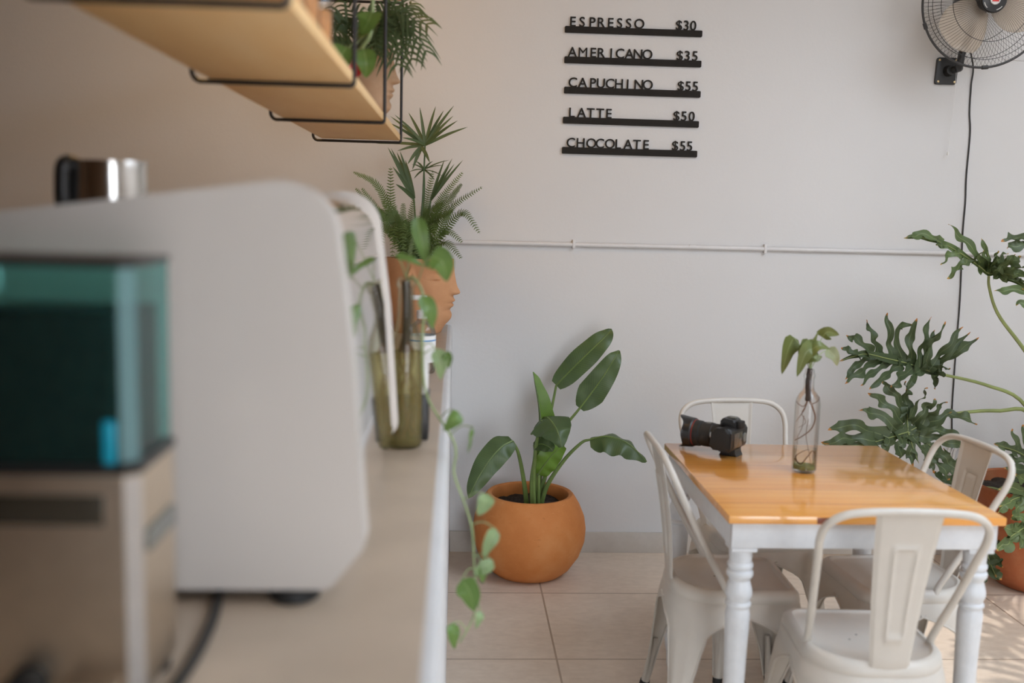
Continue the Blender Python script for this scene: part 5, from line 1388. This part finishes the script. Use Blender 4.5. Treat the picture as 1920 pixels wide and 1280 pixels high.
obj('blade_hub', FT(lathe([(0, 0.035), (0.036, 0.03), (0.042, 0.02), (0.042, -0.03), (0, -0.03)], seg=30)), M['black_plastic'], fn)
for k in range(3):
    a0 = math.radians(222) + k * 2 * PI / 3
    bm = B(); rows = []
    for i in range(15):
        t = i / 14; r_ = 0.036 + 0.175 * t
        w = 0.028 + 0.066 * math.sin(PI * min(1, t * 0.74 + 0.05)) ** 0.9
        if t > 0.82: w *= (1 - ((t - 0.82) / 0.18) ** 2 * 0.62)
        row = []
        for j in range(9):
            v = -1 + j / 4
            aa = a0 + 0.25 * t
            u_ = w * v
            x = r_ * math.cos(aa) - u_ * math.sin(aa); y = r_ * math.sin(aa) + u_ * math.cos(aa)
            row.append(bm.verts.new((x, y, 0.004 + 0.28 * u_ * (1 - 0.4 * t) + 0.006 * v * v)))
        rows.append(row)
    for ra, rb_ in zip(rows, rows[1:]):
        for j in range(8): bm.faces.new((ra[j], ra[j + 1], rb_[j + 1], rb_[j]))
    bmesh.ops.solidify(bm, geom=bm.faces[:], thickness=0.0018)
    obj('blade', FT(bm), M['blade'], fn, sharp=60)
pts = [at(1826, 60, D - 0.10), at(1824, 118, D - 0.03), at(1821, 160, D - 0.008), at(1818, 210, D - 0.006), at(1819, 250, D - 0.006), at(1812, 330, D - 0.006), at(1810, 380, D - 0.006), at(1805, 440, D - 0.006), at(1800, 560, D - 0.006), at(1793, 650, D - 0.006), at(1788, 720, D - 0.006), at(1785, 775, D - 0.006), at(1786, 840, D - 0.006)]
pts[0] = MF @ V((-0.03, -0.06, -0.15))
obj('power_cord', tube(spline(pts, 80), 0.0032, 7), M['cable'], fn)
bm = tube(spline([at(1797, 60, D - 0.13), at(1794, 110, D - 0.06), at(1792, 150, D - 0.04), at(1785, 220, D - 0.03), at(1778, 284, D - 0.03)], 24), 0.0008, 5)
k_ = at(1777.5, 286, D - 0.03)
pc_ = obj('pull_cord', bm, M['white_plastic'], fn)
obj('pull_knob', lathe([(0, 0.006), (0.003, 0.004), (0.005, -0.006), (0.004, -0.011), (0, -0.012)], k_, 14), M['white_plastic'], pc_)

# coiled white lead low on the wall, thin white lead high on the wall
bm = B(); cl = at(1796, 862, D)
for k in range(5):
    ry, rz = 0.040 + 0.005 * (k % 3), 0.088 + 0.006 * (k % 2)
    off = V((random.uniform(-0.01, 0.01), -0.006 - 0.006 * k, random.uniform(-0.012, 0.012)))
    add_tube(bm, [cl + off + V((ry * math.cos(2 * PI * i / 40), 0, rz * math.sin(2 * PI * i / 40))) for i in range(40)], 0.0028, 6, closed=True)
add_box(bm, cl.x - 0.020, cl.x + 0.012, D - 0.04, D - 0.001, cl.z + 0.082, cl.z + 0.098, bev=0.003)
tag(obj('coiled_cable', bm, M['white_plastic']), 'coiled white cable hanging on the wall behind the right chair', 'cable')
a = at(1878, 111, D); b_ = at(1960, 121, D)
tag(obj('wall_cable', tube([(a.x, D - 0.004, a.z), (b_.x + 0.8, D - 0.004, a.z - 0.012)], 0.004, 8), M['conduit']), 'thin white cable along the wall behind the fan', 'cable')

# ------------------------------------------------------------------ unseen warm lamp, added to tint the left part of the back wall
lp = thing('added_warm_lamp', 'unseen warm lamp added above the bar to tint the wall at left', 'lamp', (-0.58, 3.15, ZC))
obj('housing', lathe([(0, 0), (0.16, 0), (0.16, -0.05), (0.145, -0.055), (0.145, -0.03), (0, -0.03)], (-0.58, 3.15, ZC - 0.0005), 40), M['white_plastic'], lp)
ld = bpy.data.lights.new('added_warm_light', 'AREA')
ld.shape = 'DISK'; ld.size = 0.26; ld.energy = 10; ld.color = (1.0, 0.56, 0.15)
lo = bpy.data.objects.new('added_warm_light', ld); COL.objects.link(lo)
lo.parent = lp; lo.location = (0, 0, -0.06)
